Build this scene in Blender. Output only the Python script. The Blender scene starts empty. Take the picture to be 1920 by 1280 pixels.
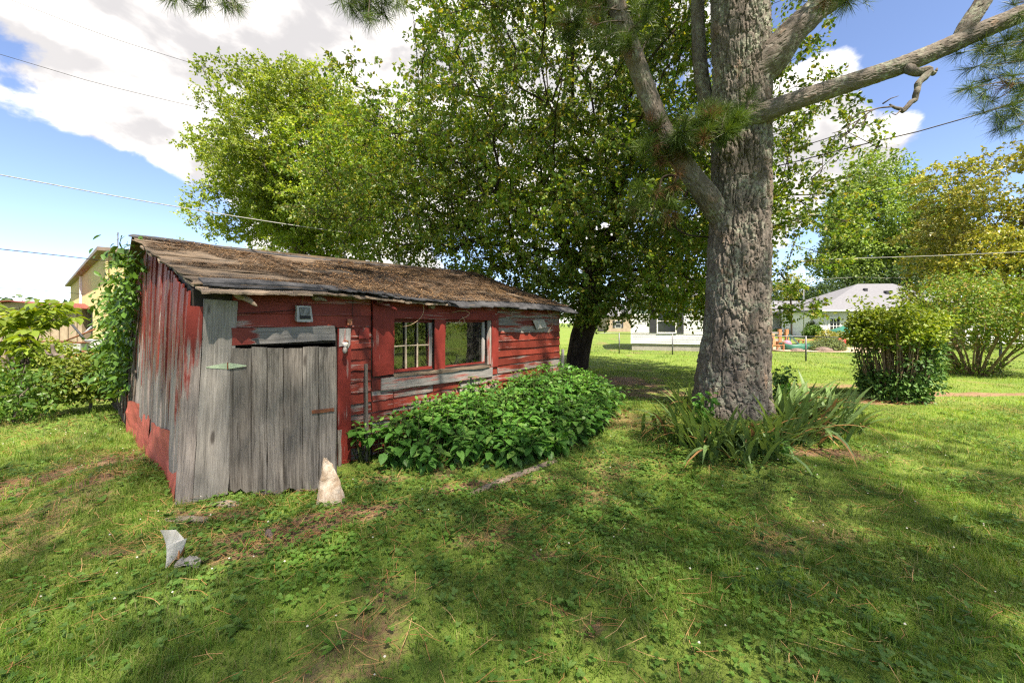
import bpy, math, random
import numpy as np
from mathutils import Matrix, Vector

SC = bpy.context.scene
# ------------------------------------------------------------------ camera
F, CX, CY, H = 747.0, 960.0, 605.0, 1.65        # focal length / horizon in 1920-wide units, eye height
cd = bpy.data.cameras.new('camera'); cam = bpy.data.objects.new('camera', cd)
SC.collection.objects.link(cam); SC.camera = cam
cd.sensor_width = 36.0; cd.lens = 36.0 * F / 1920.0
cd.shift_y = -(640 - CY) / 1920.0
cd.clip_start = 0.05; cd.clip_end = 3000
cam.location = (0, 0, H); cam.rotation_euler = (math.radians(90), 0, 0)

# ------------------------------------------------------------------ light, exposure
SUN_AZ = math.radians(154); SUN_EL = math.radians(60)
SUN = Vector((math.sin(SUN_AZ) * math.cos(SUN_EL), math.cos(SUN_AZ) * math.cos(SUN_EL), math.sin(SUN_EL)))
sl = bpy.data.lights.new('sun', 'SUN'); sl.energy = 2.6; sl.angle = math.radians(0.7); sl.color = (1.0, 0.93, 0.82)
so = bpy.data.objects.new('sun', sl); SC.collection.objects.link(so)
so.rotation_euler = SUN.to_track_quat('Z', 'Y').to_euler(); so.location = (20, -30, 60)
vs = SC.view_settings
vs.view_transform = 'Standard'; vs.look = 'None'; vs.exposure = 2.58; vs.gamma = 1.0; vs.use_curve_mapping = False
vs.use_white_balance = True; vs.white_balance_temperature = 6850; vs.white_balance_tint = 12
cy = SC.cycles
cy.max_bounces = 5; cy.diffuse_bounces = 3; cy.glossy_bounces = 3; cy.transmission_bounces = 4
cy.transparent_max_bounces = 8; cy.caustics_reflective = False; cy.caustics_refractive = False
cy.sample_clamp_indirect = 6.0
cy.use_denoising = False; cy.pixel_filter_type = "BLACKMAN_HARRIS"; cy.filter_width = 1.3

# ------------------------------------------------------------------ node helper
class NT:
    def __init__(self, tree): self.t = tree; tree.nodes.clear()
    def n(self, typ, _p=None, **inp):
        nd = self.t.nodes.new(typ)
        for k, v in (_p or {}).items(): setattr(nd, k, v)
        for k, v in inp.items():
            if k[0] == 'i' and k[1:].isdigit(): s = nd.inputs[int(k[1:])]
            else: s = nd.inputs[k.replace('_', ' ')]
            if isinstance(v, bpy.types.NodeSocket): self.t.links.new(v, s)
            else: s.default_value = v
        return nd
    def m(self, op, a, b=0.0, c=0.0, clamp=False):
        return self.n('ShaderNodeMath', {'operation': op, 'use_clamp': clamp}, i0=a, i1=b, i2=c).outputs[0]
    def vm(self, op, a, b=(0, 0, 0)):
        nd = self.n('ShaderNodeVectorMath', {'operation': op}, i0=a, i1=b)
        return nd.outputs['Value'] if op in ('DOT_PRODUCT', 'LENGTH', 'DISTANCE') else nd.outputs[0]
    def mix(self, f, a, b, blend='MIX'):
        nd = self.t.nodes.new('ShaderNodeMix'); nd.data_type = 'RGBA'; nd.blend_type = blend
        for s, v in ((nd.inputs[0], f), (nd.inputs[6], a), (nd.inputs[7], b)):
            if isinstance(v, bpy.types.NodeSocket): self.t.links.new(v, s)
            else: s.default_value = v if not isinstance(v, tuple) or len(v) == 4 else (*v, 1)
        return nd.outputs[2]
    def ramp(self, f, stops, interp='LINEAR'):
        nd = self.n('ShaderNodeValToRGB', None, Fac=f); r = nd.color_ramp; r.interpolation = interp
        while len(r.elements) > 1: r.elements.remove(r.elements[-1])
        r.elements[0].position = stops[0][0]; r.elements[0].color = (*stops[0][1], 1)
        for p, c in stops[1:]:
            e = r.elements.new(p); e.color = (*c, 1)
        return nd.outputs[0]
    def mr(self, v, a, b, c=0.0, d=1.0, smooth=True):
        nd = self.n('ShaderNodeMapRange', {'interpolation_type': 'SMOOTHSTEP' if smooth else 'LINEAR'}, i0=v, i1=a, i2=b, i3=c, i4=d)
        return nd.outputs[0]
    def noise(self, vec, scale, detail=4, rough=0.55, dist=0.0):
        nd = self.n('ShaderNodeTexNoise', None, Vector=vec, Scale=scale, Detail=detail, Roughness=rough, Distortion=dist)
        return nd.outputs[0]
    def scalev(self, vec, s):
        return self.vm('MULTIPLY', vec, s)

# ------------------------------------------------------------------ world: sky with summer cumulus
def pixdir(px, py):
    return Vector(((px - CX) / F, 1.0, (CY - py) / F)).normalized()
wd = bpy.data.worlds.new('World'); SC.world = wd; wd.use_nodes = True
w = NT(wd.node_tree)
sky = w.n('ShaderNodeTexSky', {'sky_type': 'NISHITA', 'sun_disc': False, 'sun_elevation': SUN_EL, 'sun_rotation': SUN_AZ,
                               'air_density': 0.72, 'dust_density': 0.15, 'ozone_density': 1.6, 'altitude': 100})
gen = w.n('ShaderNodeTexCoord').outputs['Generated']
dirv = w.vm('NORMALIZE', gen)
dz = w.n('ShaderNodeSeparateXYZ', None, i0=dirv).outputs[2]
flat = w.vm('MULTIPLY', dirv, (1.0, 1.0, 1.55))
n_big = w.noise(w.vm('ADD', flat, (3.1, 7.7, 1.3)), 2.3, 3, 0.5)
n_det = w.noise(w.vm('ADD', flat, (11.2, 2.4, 5.8)), 6.5, 12, 0.58, 0.25)
dens = w.m('ADD', w.m('MULTIPLY', n_big, 0.55), w.m('MULTIPLY', n_det, 0.62))
# (px, py, angular radius in degrees, amount): where banks of cloud and clear gaps stand over this yard
BANKS = [(330, 30, 19, .24), (560, 90, 18, .26), (235, 230, 8, .22), (150, 90, 10, .16), (700, 60, 10, .12), (40, 540, 5, .20), (140, 548, 3, .12), (1570, 190, 9, .42),
         (1500, 290, 8, .32), (1745, 310, 5, .34), (285, 458, 3, .16), (60, 175, 7, .06), (760, 175, 6, .15), (1000, 250, 14, .10), (1640, 400, 5, .06),
         (90, 320, 16, -.40), (170, 420, 9, -.35), (60, 50, 4.5, -.20), (300, 30, 2.2, -.16), (180, 440, 7, -.22), (1760, 120, 13, -.42), (1850, 240, 10, -.36), (735, 110, 3.5, -.16), (1560, 60, 6, -.22), (1650, 420, 6, -.05)]
bias = 0.0
for (px, py, rad, amt) in BANKS:
    d = pixdir(px, py)
    dot = w.vm('DOT_PRODUCT', dirv, tuple(d))
    k = w.mr(dot, math.cos(math.radians(rad * 1.5)), math.cos(math.radians(rad * 0.25)), 0.0, amt)
    bias = w.m('ADD', k, bias)
dens = w.m('ADD', dens, bias)
cover = w.mr(dens, 0.545, 0.645)
sun_n = w.noise(w.vm('ADD', flat, tuple(Vector((11.2, 2.4, 5.8)) + Vector((SUN.x, SUN.y, SUN.z * 1.5)) * 0.07)), 6.5, 4, 0.5, 0.25)
lit = w.mr(w.m('SUBTRACT', n_det, sun_n), -0.12, 0.12, 0.16, 1.0)
thick = w.mr(dens, 0.66, 1.0)
shade = w.m('MULTIPLY', lit, w.m('SUBTRACT', 1.0, w.m('MULTIPLY', thick, 0.35)))
ccol = w.mix(shade, (0.115, 0.117, 0.124), (0.285, 0.282, 0.275))
skyc = w.mix(1.0, sky.outputs[0], (0.051, 0.050, 0.053), 'MULTIPLY')
haze = w.mr(dz, 0.0, 0.25, 0.0, 0.0)
skyc = w.mix(haze, skyc, (0.42, 0.46, 0.54))
fin = w.mix(cover, skyc, ccol)
bg = w.n('ShaderNodeBackground', None, Color=fin, Strength=1.0)
wo = w.n('ShaderNodeOutputWorld', None, Surface=bg.outputs[0])

# ------------------------------------------------------------------ numeric helpers
rng = np.random.default_rng(7); random.seed(7)
def P(px, py, Y): return Vector(((px - CX) / F * Y, Y, H - (py - CY) / F * Y))
def G(px, py, z=0.0):
    Y = F * (H - z) / (py - CY); return Vector(((px - CX) / F * Y, Y, z))
def _hash(ix, iy, iz, seed):
    with np.errstate(over='ignore'):
        h = (ix.astype(np.uint64) * np.uint64(73856093)) ^ (iy.astype(np.uint64) * np.uint64(19349663)) ^ (iz.astype(np.uint64) * np.uint64(83492791)) ^ np.uint64(seed * 2654435761 & 0xffffffff)
        h = (h ^ (h >> np.uint64(13))) * np.uint64(0x5bd1e9955bd1e995); h ^= h >> np.uint64(29)
        h = h * np.uint64(0x9E3779B97F4A7C15); h ^= h >> np.uint64(32)
    return (h & np.uint64(0xffffff)).astype(np.float64) / float(0xffffff)
def vnoise(p, seed=0):
    p = np.asarray(p, float)
    if p.shape[-1] == 2: p = np.concatenate([p, np.zeros(p.shape[:-1] + (1,))], -1)
    p = p + 5000.0
    i = np.floor(p).astype(np.int64); f = p - i; f = f * f * (3 - 2 * f); out = 0
    for a in (0, 1):
        for b in (0, 1):
            for c in (0, 1):
                wgt = (f[..., 0] if a else 1 - f[..., 0]) * (f[..., 1] if b else 1 - f[..., 1]) * (f[..., 2] if c else 1 - f[..., 2])
                out = out + wgt * _hash(i[..., 0] + a, i[..., 1] + b, i[..., 2] + c, seed)
    return out
def fbm(p, octv=4, seed=0):
    p = np.asarray(p, float); s = 0; a = 0.5; t = 0
    for o in range(octv):
        s = s + a * vnoise(p * 2 ** o, seed + o * 17); t += a; a *= 0.5
    return s / t
def worley(x, y, ncx, seed):
    """cells one unit in size, wrapping after ncx in x; returns F1, F2, id of the nearest cell"""
    ix = np.floor(x).astype(np.int64); iy = np.floor(y).astype(np.int64)
    f1 = np.full(x.shape, 9.0); f2 = np.full(x.shape, 9.0); cid = np.zeros(x.shape)
    z0 = np.zeros_like(ix)
    for dx in (-1, 0, 1):
        for dy in (-1, 0, 1):
            cx, cyy = ix + dx, iy + dy; cw = np.mod(cx, ncx)
            jx = cx + 0.15 + 0.7 * _hash(cw, cyy + 9000, z0, seed); jy = cyy + 0.1 + 0.8 * _hash(cw, cyy + 9000, z0 + 1, seed)
            d = np.hypot(x - jx, y - jy)
            idd = _hash(cw, cyy + 9000, z0 + 2, seed)
            nearer = d < f1
            f2 = np.where(nearer, f1, np.minimum(f2, d)); cid = np.where(nearer, idd, cid); f1 = np.where(nearer, d, f1)
    return f1, f2, cid

class Geo:
    def __init__(self): self.V = []; self.Q = []; self.T = []; self.n = 0
    def add(self, V, Q=None, T=None):
        V = np.asarray(V, float).reshape(-1, 3)
        if Q is not None and len(Q): self.Q.append(np.asarray(Q, np.int64).reshape(-1, 4) + self.n)
        if T is not None and len(T): self.T.append(np.asarray(T, np.int64).reshape(-1, 3) + self.n)
        self.V.append(V); self.n += len(V); return self
    def hexa(self, p):      # 8 corner points: bottom ring 0-3, top ring 4-7
        return self.add(p, Q=[(0, 3, 2, 1), (4, 5, 6, 7), (0, 1, 5, 4), (1, 2, 6, 5), (2, 3, 7, 6), (3, 0, 4, 7)])
    def box(self, c, s, rz=0.0, R=None):
        sx, sy, sz = s[0] / 2, s[1] / 2, s[2] / 2
        p = np.array([(-sx, -sy, -sz), (sx, -sy, -sz), (sx, sy, -sz), (-sx, sy, -sz), (-sx, -sy, sz), (sx, -sy, sz), (sx, sy, sz), (-sx, sy, sz)])
        if R is None:
            cc, ss = math.cos(rz), math.sin(rz); R = np.array([(cc, -ss, 0), (ss, cc, 0), (0, 0, 1)])
        return self.hexa(p @ np.asarray(R).T + np.asarray(c))
    def tube(self, pts, radii, sides=6, cap=True, bark=None):
        V, Q, T = tube_np(pts, radii, sides, cap); return self.add(V, Q, T)
    def mesh(self, name, smooth=False):
        me = bpy.data.meshes.new(name)
        V = np.concatenate(self.V) if self.V else np.zeros((0, 3))
        Q = np.concatenate(self.Q) if self.Q else np.zeros((0, 4), np.int64)
        T = np.concatenate(self.T) if self.T else np.zeros((0, 3), np.int64)
        me.vertices.add(len(V)); me.vertices.foreach_set('co', V.astype(np.float32).ravel())
        me.loops.add(Q.size + T.size); me.polygons.add(len(Q) + len(T))
        me.loops.foreach_set('vertex_index', np.concatenate([Q.ravel(), T.ravel()]).astype(np.int32))
        st = np.concatenate([np.arange(len(Q)) * 4, Q.size + np.arange(len(T)) * 3]).astype(np.int32)
        me.polygons.foreach_set('loop_start', st)
        me.polygons.foreach_set('use_smooth', np.full(len(Q) + len(T), bool(smooth)))
        me.update(calc_edges=True); me.validate()
        return me

def resample(pts, rad, step):
    """Catmull-Rom through pts"""
    pts = np.asarray(pts, float); rad = np.asarray(rad, float)
    pp = np.vstack([2 * pts[0] - pts[1], pts, 2 * pts[-1] - pts[-2]]); out = []; ro = []
    for i in range(len(pts) - 1):
        n = max(1, int(np.linalg.norm(pts[i + 1] - pts[i]) / step))
        for k in range(n):
            t = k / n; a, b, c, d = pp[i], pp[i + 1], pp[i + 2], pp[i + 3]
            out.append(0.5 * (2 * b + (c - a) * t + (2 * a - 5 * b + 4 * c - d) * t * t + (3 * b - a - 3 * c + d) * t ** 3))
            ro.append(rad[i] * (1 - t) + rad[i + 1] * t)
    out.append(pts[-1]); ro.append(rad[-1]); return np.array(out), np.array(ro)
def frames(pts):
    pts = np.asarray(pts, float); n = len(pts); T = np.gradient(pts, axis=0)
    T /= np.linalg.norm(T, axis=1)[:, None] + 1e-9
    A = np.zeros((n, 3)); B = np.zeros((n, 3)); ref = np.array([1.0, 0, 0]) if abs(T[0][0]) < 0.8 else np.array([0, 1.0, 0])
    a = ref - T[0] * ref.dot(T[0]); a /= np.linalg.norm(a)
    for i in range(n):
        a = a - T[i] * a.dot(T[i]); a /= np.linalg.norm(a) + 1e-9
        A[i] = a; B[i] = np.cross(T[i], a)
    return T, A, B
def tube_np(pts, radii, sides=6, cap=True):
    pts = np.asarray(pts, float); n = len(pts); radii = np.broadcast_to(np.asarray(radii, float), (n,))
    T, A, B = frames(pts); th = np.arange(sides) * 2 * math.pi / sides
    V = pts[:, None, :] + radii[:, None, None] * (np.cos(th)[None, :, None] * A[:, None, :] + np.sin(th)[None, :, None] * B[:, None, :])
    V = V.reshape(-1, 3); i = np.arange(n - 1)[:, None] * sides; j = np.arange(sides)[None, :]; j2 = (j + 1) % sides
    Q = np.stack([i + j, i + j2, i + sides + j2, i + sides + j], -1).reshape(-1, 4); Tt = []
    if cap:
        V = np.vstack([V, pts[:1], pts[-1:]]); c0, c1 = n * sides, n * sides + 1
        Tt = [(c0, (k + 1) % sides, k) for k in range(sides)] + [(c1, (n - 1) * sides + k, (n - 1) * sides + (k + 1) % sides) for k in range(sides)]
    return V, Q, Tt
def rotmats(dirs, normals):
    """columns x = dirs, z ~ normals"""
    x = dirs / (np.linalg.norm(dirs, axis=1)[:, None] + 1e-9)
    z = normals - x * np.sum(x * normals, 1)[:, None]; z /= np.linalg.norm(z, axis=1)[:, None] + 1e-9
    y = np.cross(z, x); return np.stack([x, y, z], -1)
def scatter(geo, tv, tq, tt, pos, R, scale):
    tv = np.asarray(tv, float); N = len(pos); k = len(tv)
    sc_ = np.asarray(scale, float); sc_ = sc_[:, None, None] if sc_.ndim == 1 else sc_[:, None, :]
    V = np.einsum('nij,nkj->nki', R, tv[None] * sc_) + pos[:, None, :]
    off = (np.arange(N) * k)[:, None, None]
    Q = (np.asarray(tq)[None] + off).reshape(-1, 4) if tq is not None and len(tq) else None
    T = (np.asarray(tt)[None] + off).reshape(-1, 3) if tt is not None and len(tt) else None
    geo.add(V.reshape(-1, 3), Q, T)
def rdir(n, r=rng):
    v = r.normal(size=(n, 3)); return v / np.linalg.norm(v, axis=1)[:, None]

# ------------------------------------------------------------------ object helpers
WM = {}
def put(name, me, mat=None, parent=None, M=None, label=None, cat=None, group=None, kind=None):
    o = bpy.data.objects.new(name, me); SC.collection.objects.link(o)
    M = M if M is not None else Matrix.Identity(4)
    if me is not None and mat is not None and not me.materials: me.materials.append(mat)
    if parent is not None:
        o.parent = parent; o.matrix_basis = WM[parent.name].inverted() @ M
    else: o.matrix_basis = M
    WM[o.name] = M.copy()
    for k, v in (('label', label), ('category', cat), ('group', group), ('kind', kind)):
        if v: o[k] = v
    return o
def empty(name, loc, label, cat, group=None):
    return put(name, None, None, None, Matrix.Translation(Vector(loc)), label, cat, group)
def put_geo(name, geo, mat, parent=None, smooth=False, M=None, **kw):
    """geo is in world space; M only moves the origin"""
    if M is None and parent is not None: M = Matrix.Translation(WM[parent.name].to_translation())
    if M is not None:
        Mi = np.array(M.inverted())
        geo.V = [v @ Mi[:3, :3].T + Mi[:3, 3] for v in geo.V]
    return put(name, geo.mesh(name, smooth), mat, parent, M, **kw)
def basis(x, y, z, o):
    return Matrix(((x[0], y[0], z[0], o[0]), (x[1], y[1], z[1], o[1]), (x[2], y[2], z[2], o[2]), (0, 0, 0, 1)))

# ------------------------------------------------------------------ materials
def newmat(name):
    m = bpy.data.materials.new(name); m.use_nodes = True; return m, NT(m.node_tree)
def finish(t, shader, disp=None):
    t.n('ShaderNodeOutputMaterial', None, Surface=shader)
def bump(t, h, strength=0.3, dist=0.01):
    return t.n('ShaderNodeBump', None, Strength=strength, Distance=dist, Height=h).outputs[0]
def simple(name, c1, c2=None, scale=8.0, rough=0.7, spec=0.3, bmp=0.2, stretch=(1, 1, 1), detail=5, metallic=0.0, lo=0.35, hi=0.65, bdist=0.006):
    m, t = newmat(name); c2 = c2 or tuple(min(1, x * 0.7) for x in c1)
    co = t.n('ShaderNodeTexCoord').outputs['Object']
    co = t.vm('ADD', co, t.vm('MULTIPLY', t.n('ShaderNodeCombineXYZ', None, i0=t.n('ShaderNodeObjectInfo').outputs['Random'], i1=0.3, i2=0.7).outputs[0], (17, 17, 17)))
    n = t.noise(t.scalev(co, stretch), scale, detail, 0.6)
    n2 = t.noise(t.scalev(co, stretch), scale * 6, 3, 0.6)
    f = t.m('ADD', t.m('MULTIPLY', n, 0.75), t.m('MULTIPLY', n2, 0.25))
    col = t.mix(t.mr(f, lo, hi), (*c1, 1), (*c2, 1))
    b = t.n('ShaderNodeBsdfPrincipled', None, Base_Color=col, Roughness=rough, Metallic=metallic, Normal=bump(t, f, bmp, bdist))
    b.inputs['Specular IOR Level'].default_value = spec
    finish(t, b.outputs[0]); return m
def leafmat(name, cols, trans=0.4, rough=0.5, spec=0.25, patch=0.35, pscale=0.7, tcol=(1.25, 1.15, 0.55)):
    m, t = newmat(name); g = t.n('ShaderNodeNewGeometry')
    r = g.outputs['Random Per Island']
    n = len(cols); c = t.ramp(r, [(i / max(1, n - 1), cols[i]) for i in range(n)])
    pn = t.noise(g.outputs['Position'], pscale, 2, 0.5)
    c = t.mix(1.0, c, t.mix(t.mr(pn, 0.3, 0.7), (1 - patch, 1 - patch, 1 - patch * 0.8, 1), (1 + patch, 1 + patch, 1.0, 1)), 'MULTIPLY')
    b = t.n('ShaderNodeBsdfPrincipled', None, Base_Color=c, Roughness=rough); b.inputs['Specular IOR Level'].default_value = spec
    tr = t.n('ShaderNodeBsdfTranslucent', None, Color=t.mix(1.0, c, (*tcol, 1), 'MULTIPLY'))
    mx = t.n('ShaderNodeMixShader', None, i0=trans, i1=b.outputs[0], i2=tr.outputs[0])
    finish(t, mx.outputs[0]); return m
def woodmat(name, wood_a, wood_b, paint=None, wear=0.5, zgrad=None, xgrad=None, pale=(0.42, 0.40, 0.37), rough=0.8, dark=0.5, knots=False):
    """grain runs along the object's own X; paint flakes off in long streaks. zgrad=(z0,z1,add): more bare wood low down"""
    m, t = newmat(name); co = t.n('ShaderNodeTexCoord').outputs['Object']
    rnd = t.n('ShaderNodeObjectInfo').outputs['Random']; co0 = co
    co = t.vm('ADD', co, t.vm('MULTIPLY', t.n('ShaderNodeCombineXYZ', None, i0=rnd, i1=t.m('FRACT', t.m('MULTIPLY', rnd, 7.3)), i2=t.m('FRACT', t.m('MULTIPLY', rnd, 13.1))).outputs[0], (31, 19, 23)))
    warp = t.noise(co, 2.2, 2)
    cw = t.vm('ADD', co, t.n('ShaderNodeCombineXYZ', None, i2=t.m('MULTIPLY', warp, 0.014)).outputs[0])
    grain = t.noise(t.scalev(cw, (2.2, 70, 70)), 1.0, 5, 0.65)
    fine = t.noise(t.scalev(cw, (9, 260, 260)), 1.0, 3, 0.6)
    stain = t.noise(t.scalev(co, (1.6, 7, 7)), 1.0, 4, 0.6)
    gcol = t.mix(t.mr(t.m('ADD', t.m('MULTIPLY', grain, .7), t.m('MULTIPLY', fine, .3)), 0.30, 0.68), (*wood_b, 1), (*wood_a, 1))
    gcol = t.mix(t.mr(stain, 0.50, 0.78, 0.0, dark), gcol, tuple(x * 0.28 for x in wood_b) + (1,))
    gcol = t.mix(t.mr(stain, 0.20, 0.42, 0.35, 0.0), gcol, (*pale, 1))
    streak = t.noise(t.scalev(cw, (1.0, 24, 24)), 1.0, 4, 0.6)
    gcol = t.mix(t.mr(streak, 0.56, 0.74, 0.0, 0.65), gcol, tuple(x * 0.4 for x in wood_b) + (1,))
    gcol = t.mix(t.mr(streak, 0.26, 0.40, 0.45, 0.0), gcol, (*pale, 1))
    if knots:
        vo = t.n('ShaderNodeTexVoronoi', None, Vector=t.scalev(cw, (1.5, 5.5, 5.5)), Scale=1.0, Randomness=1.0).outputs['Distance']
        gcol = t.mix(t.mr(vo, 0.06, 0.13, 0.8, 0.0), gcol, (0.045, 0.036, 0.03, 1))
    tone = t.mr(rnd, 0, 1, 0.62, 1.28, False)
    gcol = t.mix(1.0, gcol, t.n('ShaderNodeCombineColor', None, i0=tone, i1=tone, i2=tone).outputs[0], 'MULTIPLY')
    hgt = t.m('ADD', t.m('MULTIPLY', grain, 0.7), t.m('MULTIPLY', fine, 0.3)); col = gcol; rg = rough
    if paint:
        a = t.noise(t.scalev(cw, (1.3, 26, 26)), 1.0, 6, 0.68)
        bn = t.noise(t.scalev(co, (1.1, 3.2, 3.2)), 1.0, 4, 0.55)
        mask = t.m('ADD', t.m('MULTIPLY', a, 0.6), t.m('MULTIPLY', bn, 0.5))
        if zgrad:
            z = t.n('ShaderNodeSeparateXYZ', None, i0=t.n('ShaderNodeNewGeometry').outputs['Position']).outputs[2]
            mask = t.m('ADD', mask, t.mr(z, zgrad[0], zgrad[1], zgrad[2], zgrad[3]))
        if xgrad: mask = t.m('ADD', mask, t.mr(t.n('ShaderNodeSeparateXYZ', None, i0=co0).outputs[0], *xgrad))
        th = 1.0 - wear
        bare = t.mr(mask, th - 0.012, th + 0.012)
        edge = t.m('MULTIPLY', t.mr(mask, th - 0.05, th), t.m('SUBTRACT', 1.0, bare))
        pc = t.mix(t.mr(t.noise(co, 3.0, 4), 0.3, 0.7), (*paint, 1), tuple(x * 0.68 for x in paint) + (1,))
        pc = t.mix(t.mr(grain, 0.55, 0.8, 0, 0.35), pc, tuple(x * 0.45 for x in paint) + (1,))
        pc = t.mix(1.0, pc, t.n('ShaderNodeCombineColor', None, i0=tone, i1=tone, i2=tone).outputs[0], 'MULTIPLY')
        pc = t.mix(t.m('MULTIPLY', edge, 0.35), pc, (0.45, 0.40, 0.36, 1))
        col = t.mix(bare, pc, gcol); hgt = t.m('ADD', t.m('MULTIPLY', hgt, 0.6), t.m('MULTIPLY', t.m('SUBTRACT', 1.0, bare), 0.35))
        rg = t.mr(bare, 0, 1, 0.55, rough, False)
    b = t.n('ShaderNodeBsdfPrincipled', None, Base_Color=col, Roughness=rg, Normal=bump(t, hgt, 0.55, 0.006)); b.inputs['Specular IOR Level'].default_value = 0.22
    finish(t, b.outputs[0]); return m

RED = (0.19, 0.032, 0.019)
M = {}
M['red_lap'] = woodmat('red_painted_lap', (0.30, 0.27, 0.24), (0.10, 0.085, 0.075), RED, 0.335)
M['red_lap_worn'] = woodmat('red_lap_worn', (0.30, 0.28, 0.25), (0.08, 0.07, 0.062), RED, 0.425)
M['red_trim'] = woodmat('red_trim', (0.32, 0.28, 0.24), (0.12, 0.10, 0.085), (0.18, 0.026, 0.019), 0.33)
M['red_side'] = woodmat('red_side_board', (0.34, 0.30, 0.27), (0.12, 0.105, 0.095), (0.20, 0.032, 0.023), 0.44, (0.2, 2.1, 0.14, -0.11))
M['header'] = woodmat('weathered_red_board', (0.36, 0.35, 0.33), (0.16, 0.15, 0.14), (0.34, 0.07, 0.055), 0.50)
M['header_end'] = woodmat('half_painted_header', (0.36, 0.35, 0.33), (0.16, 0.15, 0.14), (0.26, 0.05, 0.038), 0.42, None, (0.10, 0.34, -.12, .22))
M['grey_wood'] = woodmat('grey_weathered_plank', (0.235, 0.212, 0.185), (0.065, 0.056, 0.047), None, dark=0.8, knots=True, pale=(0.34, 0.32, 0.29))
M['pale_wood'] = woodmat('pale_grey_board', (0.37, 0.35, 0.315), (0.19, 0.175, 0.155), None, dark=0.35, knots=True)
M['rot_wood'] = woodmat('rotten_wood', (0.30, 0.235, 0.17), (0.07, 0.05, 0.036), None, pale=(0.4, 0.33, 0.25), dark=0.7)
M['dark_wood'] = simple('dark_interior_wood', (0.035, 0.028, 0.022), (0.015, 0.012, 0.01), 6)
M['glass'] = None
M['rust'] = simple('rusty_steel', (0.20, 0.075, 0.03), (0.09, 0.035, 0.02), 20, 0.85)
M['galv'] = simple('galvanised_steel', (0.30, 0.31, 0.32), (0.20, 0.21, 0.215), 9, 0.45, 0.5, 0.1, metallic=0.5)
M['fence_steel'] = simple('fence_steel', (0.16, 0.165, 0.17), (0.10, 0.10, 0.11), 9, 0.5, 0.5, 0.1, metallic=0.4)
M['flashing'] = simple('red_painted_sheet', (0.43, 0.105, 0.075), (0.33, 0.075, 0.055), 5, 0.65, 0.3, 0.35, bdist=0.01)
M['roofing'] = simple('old_rolled_roofing', (0.085, 0.072, 0.058), (0.16, 0.115, 0.075), 5, 0.95, 0.15, 0.7, (1, 4, 1), bdist=0.01)
M['tar'] = simple('tar_paper', (0.022, 0.023, 0.026), (0.06, 0.06, 0.063), 7, 0.8, 0.3, 0.5, bdist=0.01)
M['stone'] = simple('pale_limestone', (0.50, 0.43, 0.34), (0.30, 0.215, 0.14), 14, 0.9, 0.2, 0.9, bdist=0.012)
M['dull_stone'] = simple('dull_slab', (0.20, 0.175, 0.14), (0.13, 0.11, 0.085), 9, 0.9, 0.2, 0.6)
M['hinge'] = simple('pale_green_paint', (0.33, 0.42, 0.28), (0.24, 0.30, 0.21), 25, 0.5)
M['porcelain'] = simple('porcelain', (0.72, 0.68, 0.62), (0.6, 0.55, 0.48), 12, 0.35)
M['copper'] = simple('old_copper', (0.34, 0.13, 0.06), (0.2, 0.08, 0.05), 20, 0.6)
M['cord'] = simple('pale_cord', (0.42, 0.30, 0.19), (0.3, 0.2, 0.12), 20, 0.8)
M['white'] = simple('white_sheet', (0.58, 0.57, 0.53), (0.42, 0.41, 0.37), 16, 0.6)
M['plastic_film'] = simple('clouded_film', (0.34, 0.32, 0.28), (0.2, 0.18, 0.16), 18, 0.4)
M['box_metal'] = simple('grey_box_metal', (0.36, 0.37, 0.35), (0.25, 0.26, 0.25), 8, 0.5, 0.4)
M['black'] = simple('black_rubber', (0.012, 0.012, 0.013), None, 8, 0.6)
M['wire'] = simple('pale_cable', (0.30, 0.29, 0.27), (0.2, 0.2, 0.19), 8, 0.6)
M['vinyl'] = simple('white_vinyl', (0.70, 0.70, 0.69), (0.64, 0.64, 0.63), 2, 0.5, 0.3, 0.0)
M['house_white'] = simple('white_house_paint', (0.72, 0.71, 0.68), (0.66, 0.65, 0.62), 2, 0.6, 0.3, 0.0)
M['concrete'] = simple('concrete_block', (0.34, 0.32, 0.28), (0.26, 0.24, 0.21), 4, 0.9)
M['shingle'] = simple('grey_shingle', (0.165, 0.168, 0.18), (0.125, 0.127, 0.138), 5, 0.9, 0.2, 0.4, (1, 1, 5))
M['dark_glass'] = simple('dark_window_glass', (0.02, 0.024, 0.028), (0.03, 0.035, 0.04), 2, 0.08, 0.6, 0.0)
M['shutter'] = simple('dark_shutter', (0.035, 0.037, 0.042), None, 5, 0.6)
M['yellow_metal'] = simple('yellow_metal_siding', (0.52, 0.41, 0.20), (0.44, 0.34, 0.165), 0.8, 0.5, 0.4, 0.0)
M['brown_roof'] = simple('brown_metal_roof', (0.20, 0.15, 0.12), (0.14, 0.11, 0.09), 2, 0.6)
M['red_roof'] = simple('red_metal_roof', (0.21, 0.055, 0.04), (0.16, 0.045, 0.035), 2, 0.5)
M['tan_wall'] = simple('tan_shed_wall', (0.34, 0.27, 0.19), (0.26, 0.20, 0.14), 2, 0.8)
M['orange_wood'] = simple('orange_stained_wood', (0.46, 0.22, 0.10), (0.36, 0.16, 0.07), 5, 0.7)
M['green_plastic'] = simple('green_plastic', (0.03, 0.15, 0.10), None, 4, 0.4)
M['red_plastic'] = simple('red_plastic', (0.55, 0.06, 0.05), None, 4, 0.4)
M['blue_plastic'] = simple('teal_plastic', (0.10, 0.33, 0.36), None, 4, 0.4)
M['pink_plastic'] = simple('pink_plastic', (0.62, 0.20, 0.30), None, 4, 0.4)
M['sand'] = simple('sand', (0.48, 0.37, 0.26), (0.38, 0.28, 0.19), 3, 0.95)
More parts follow.
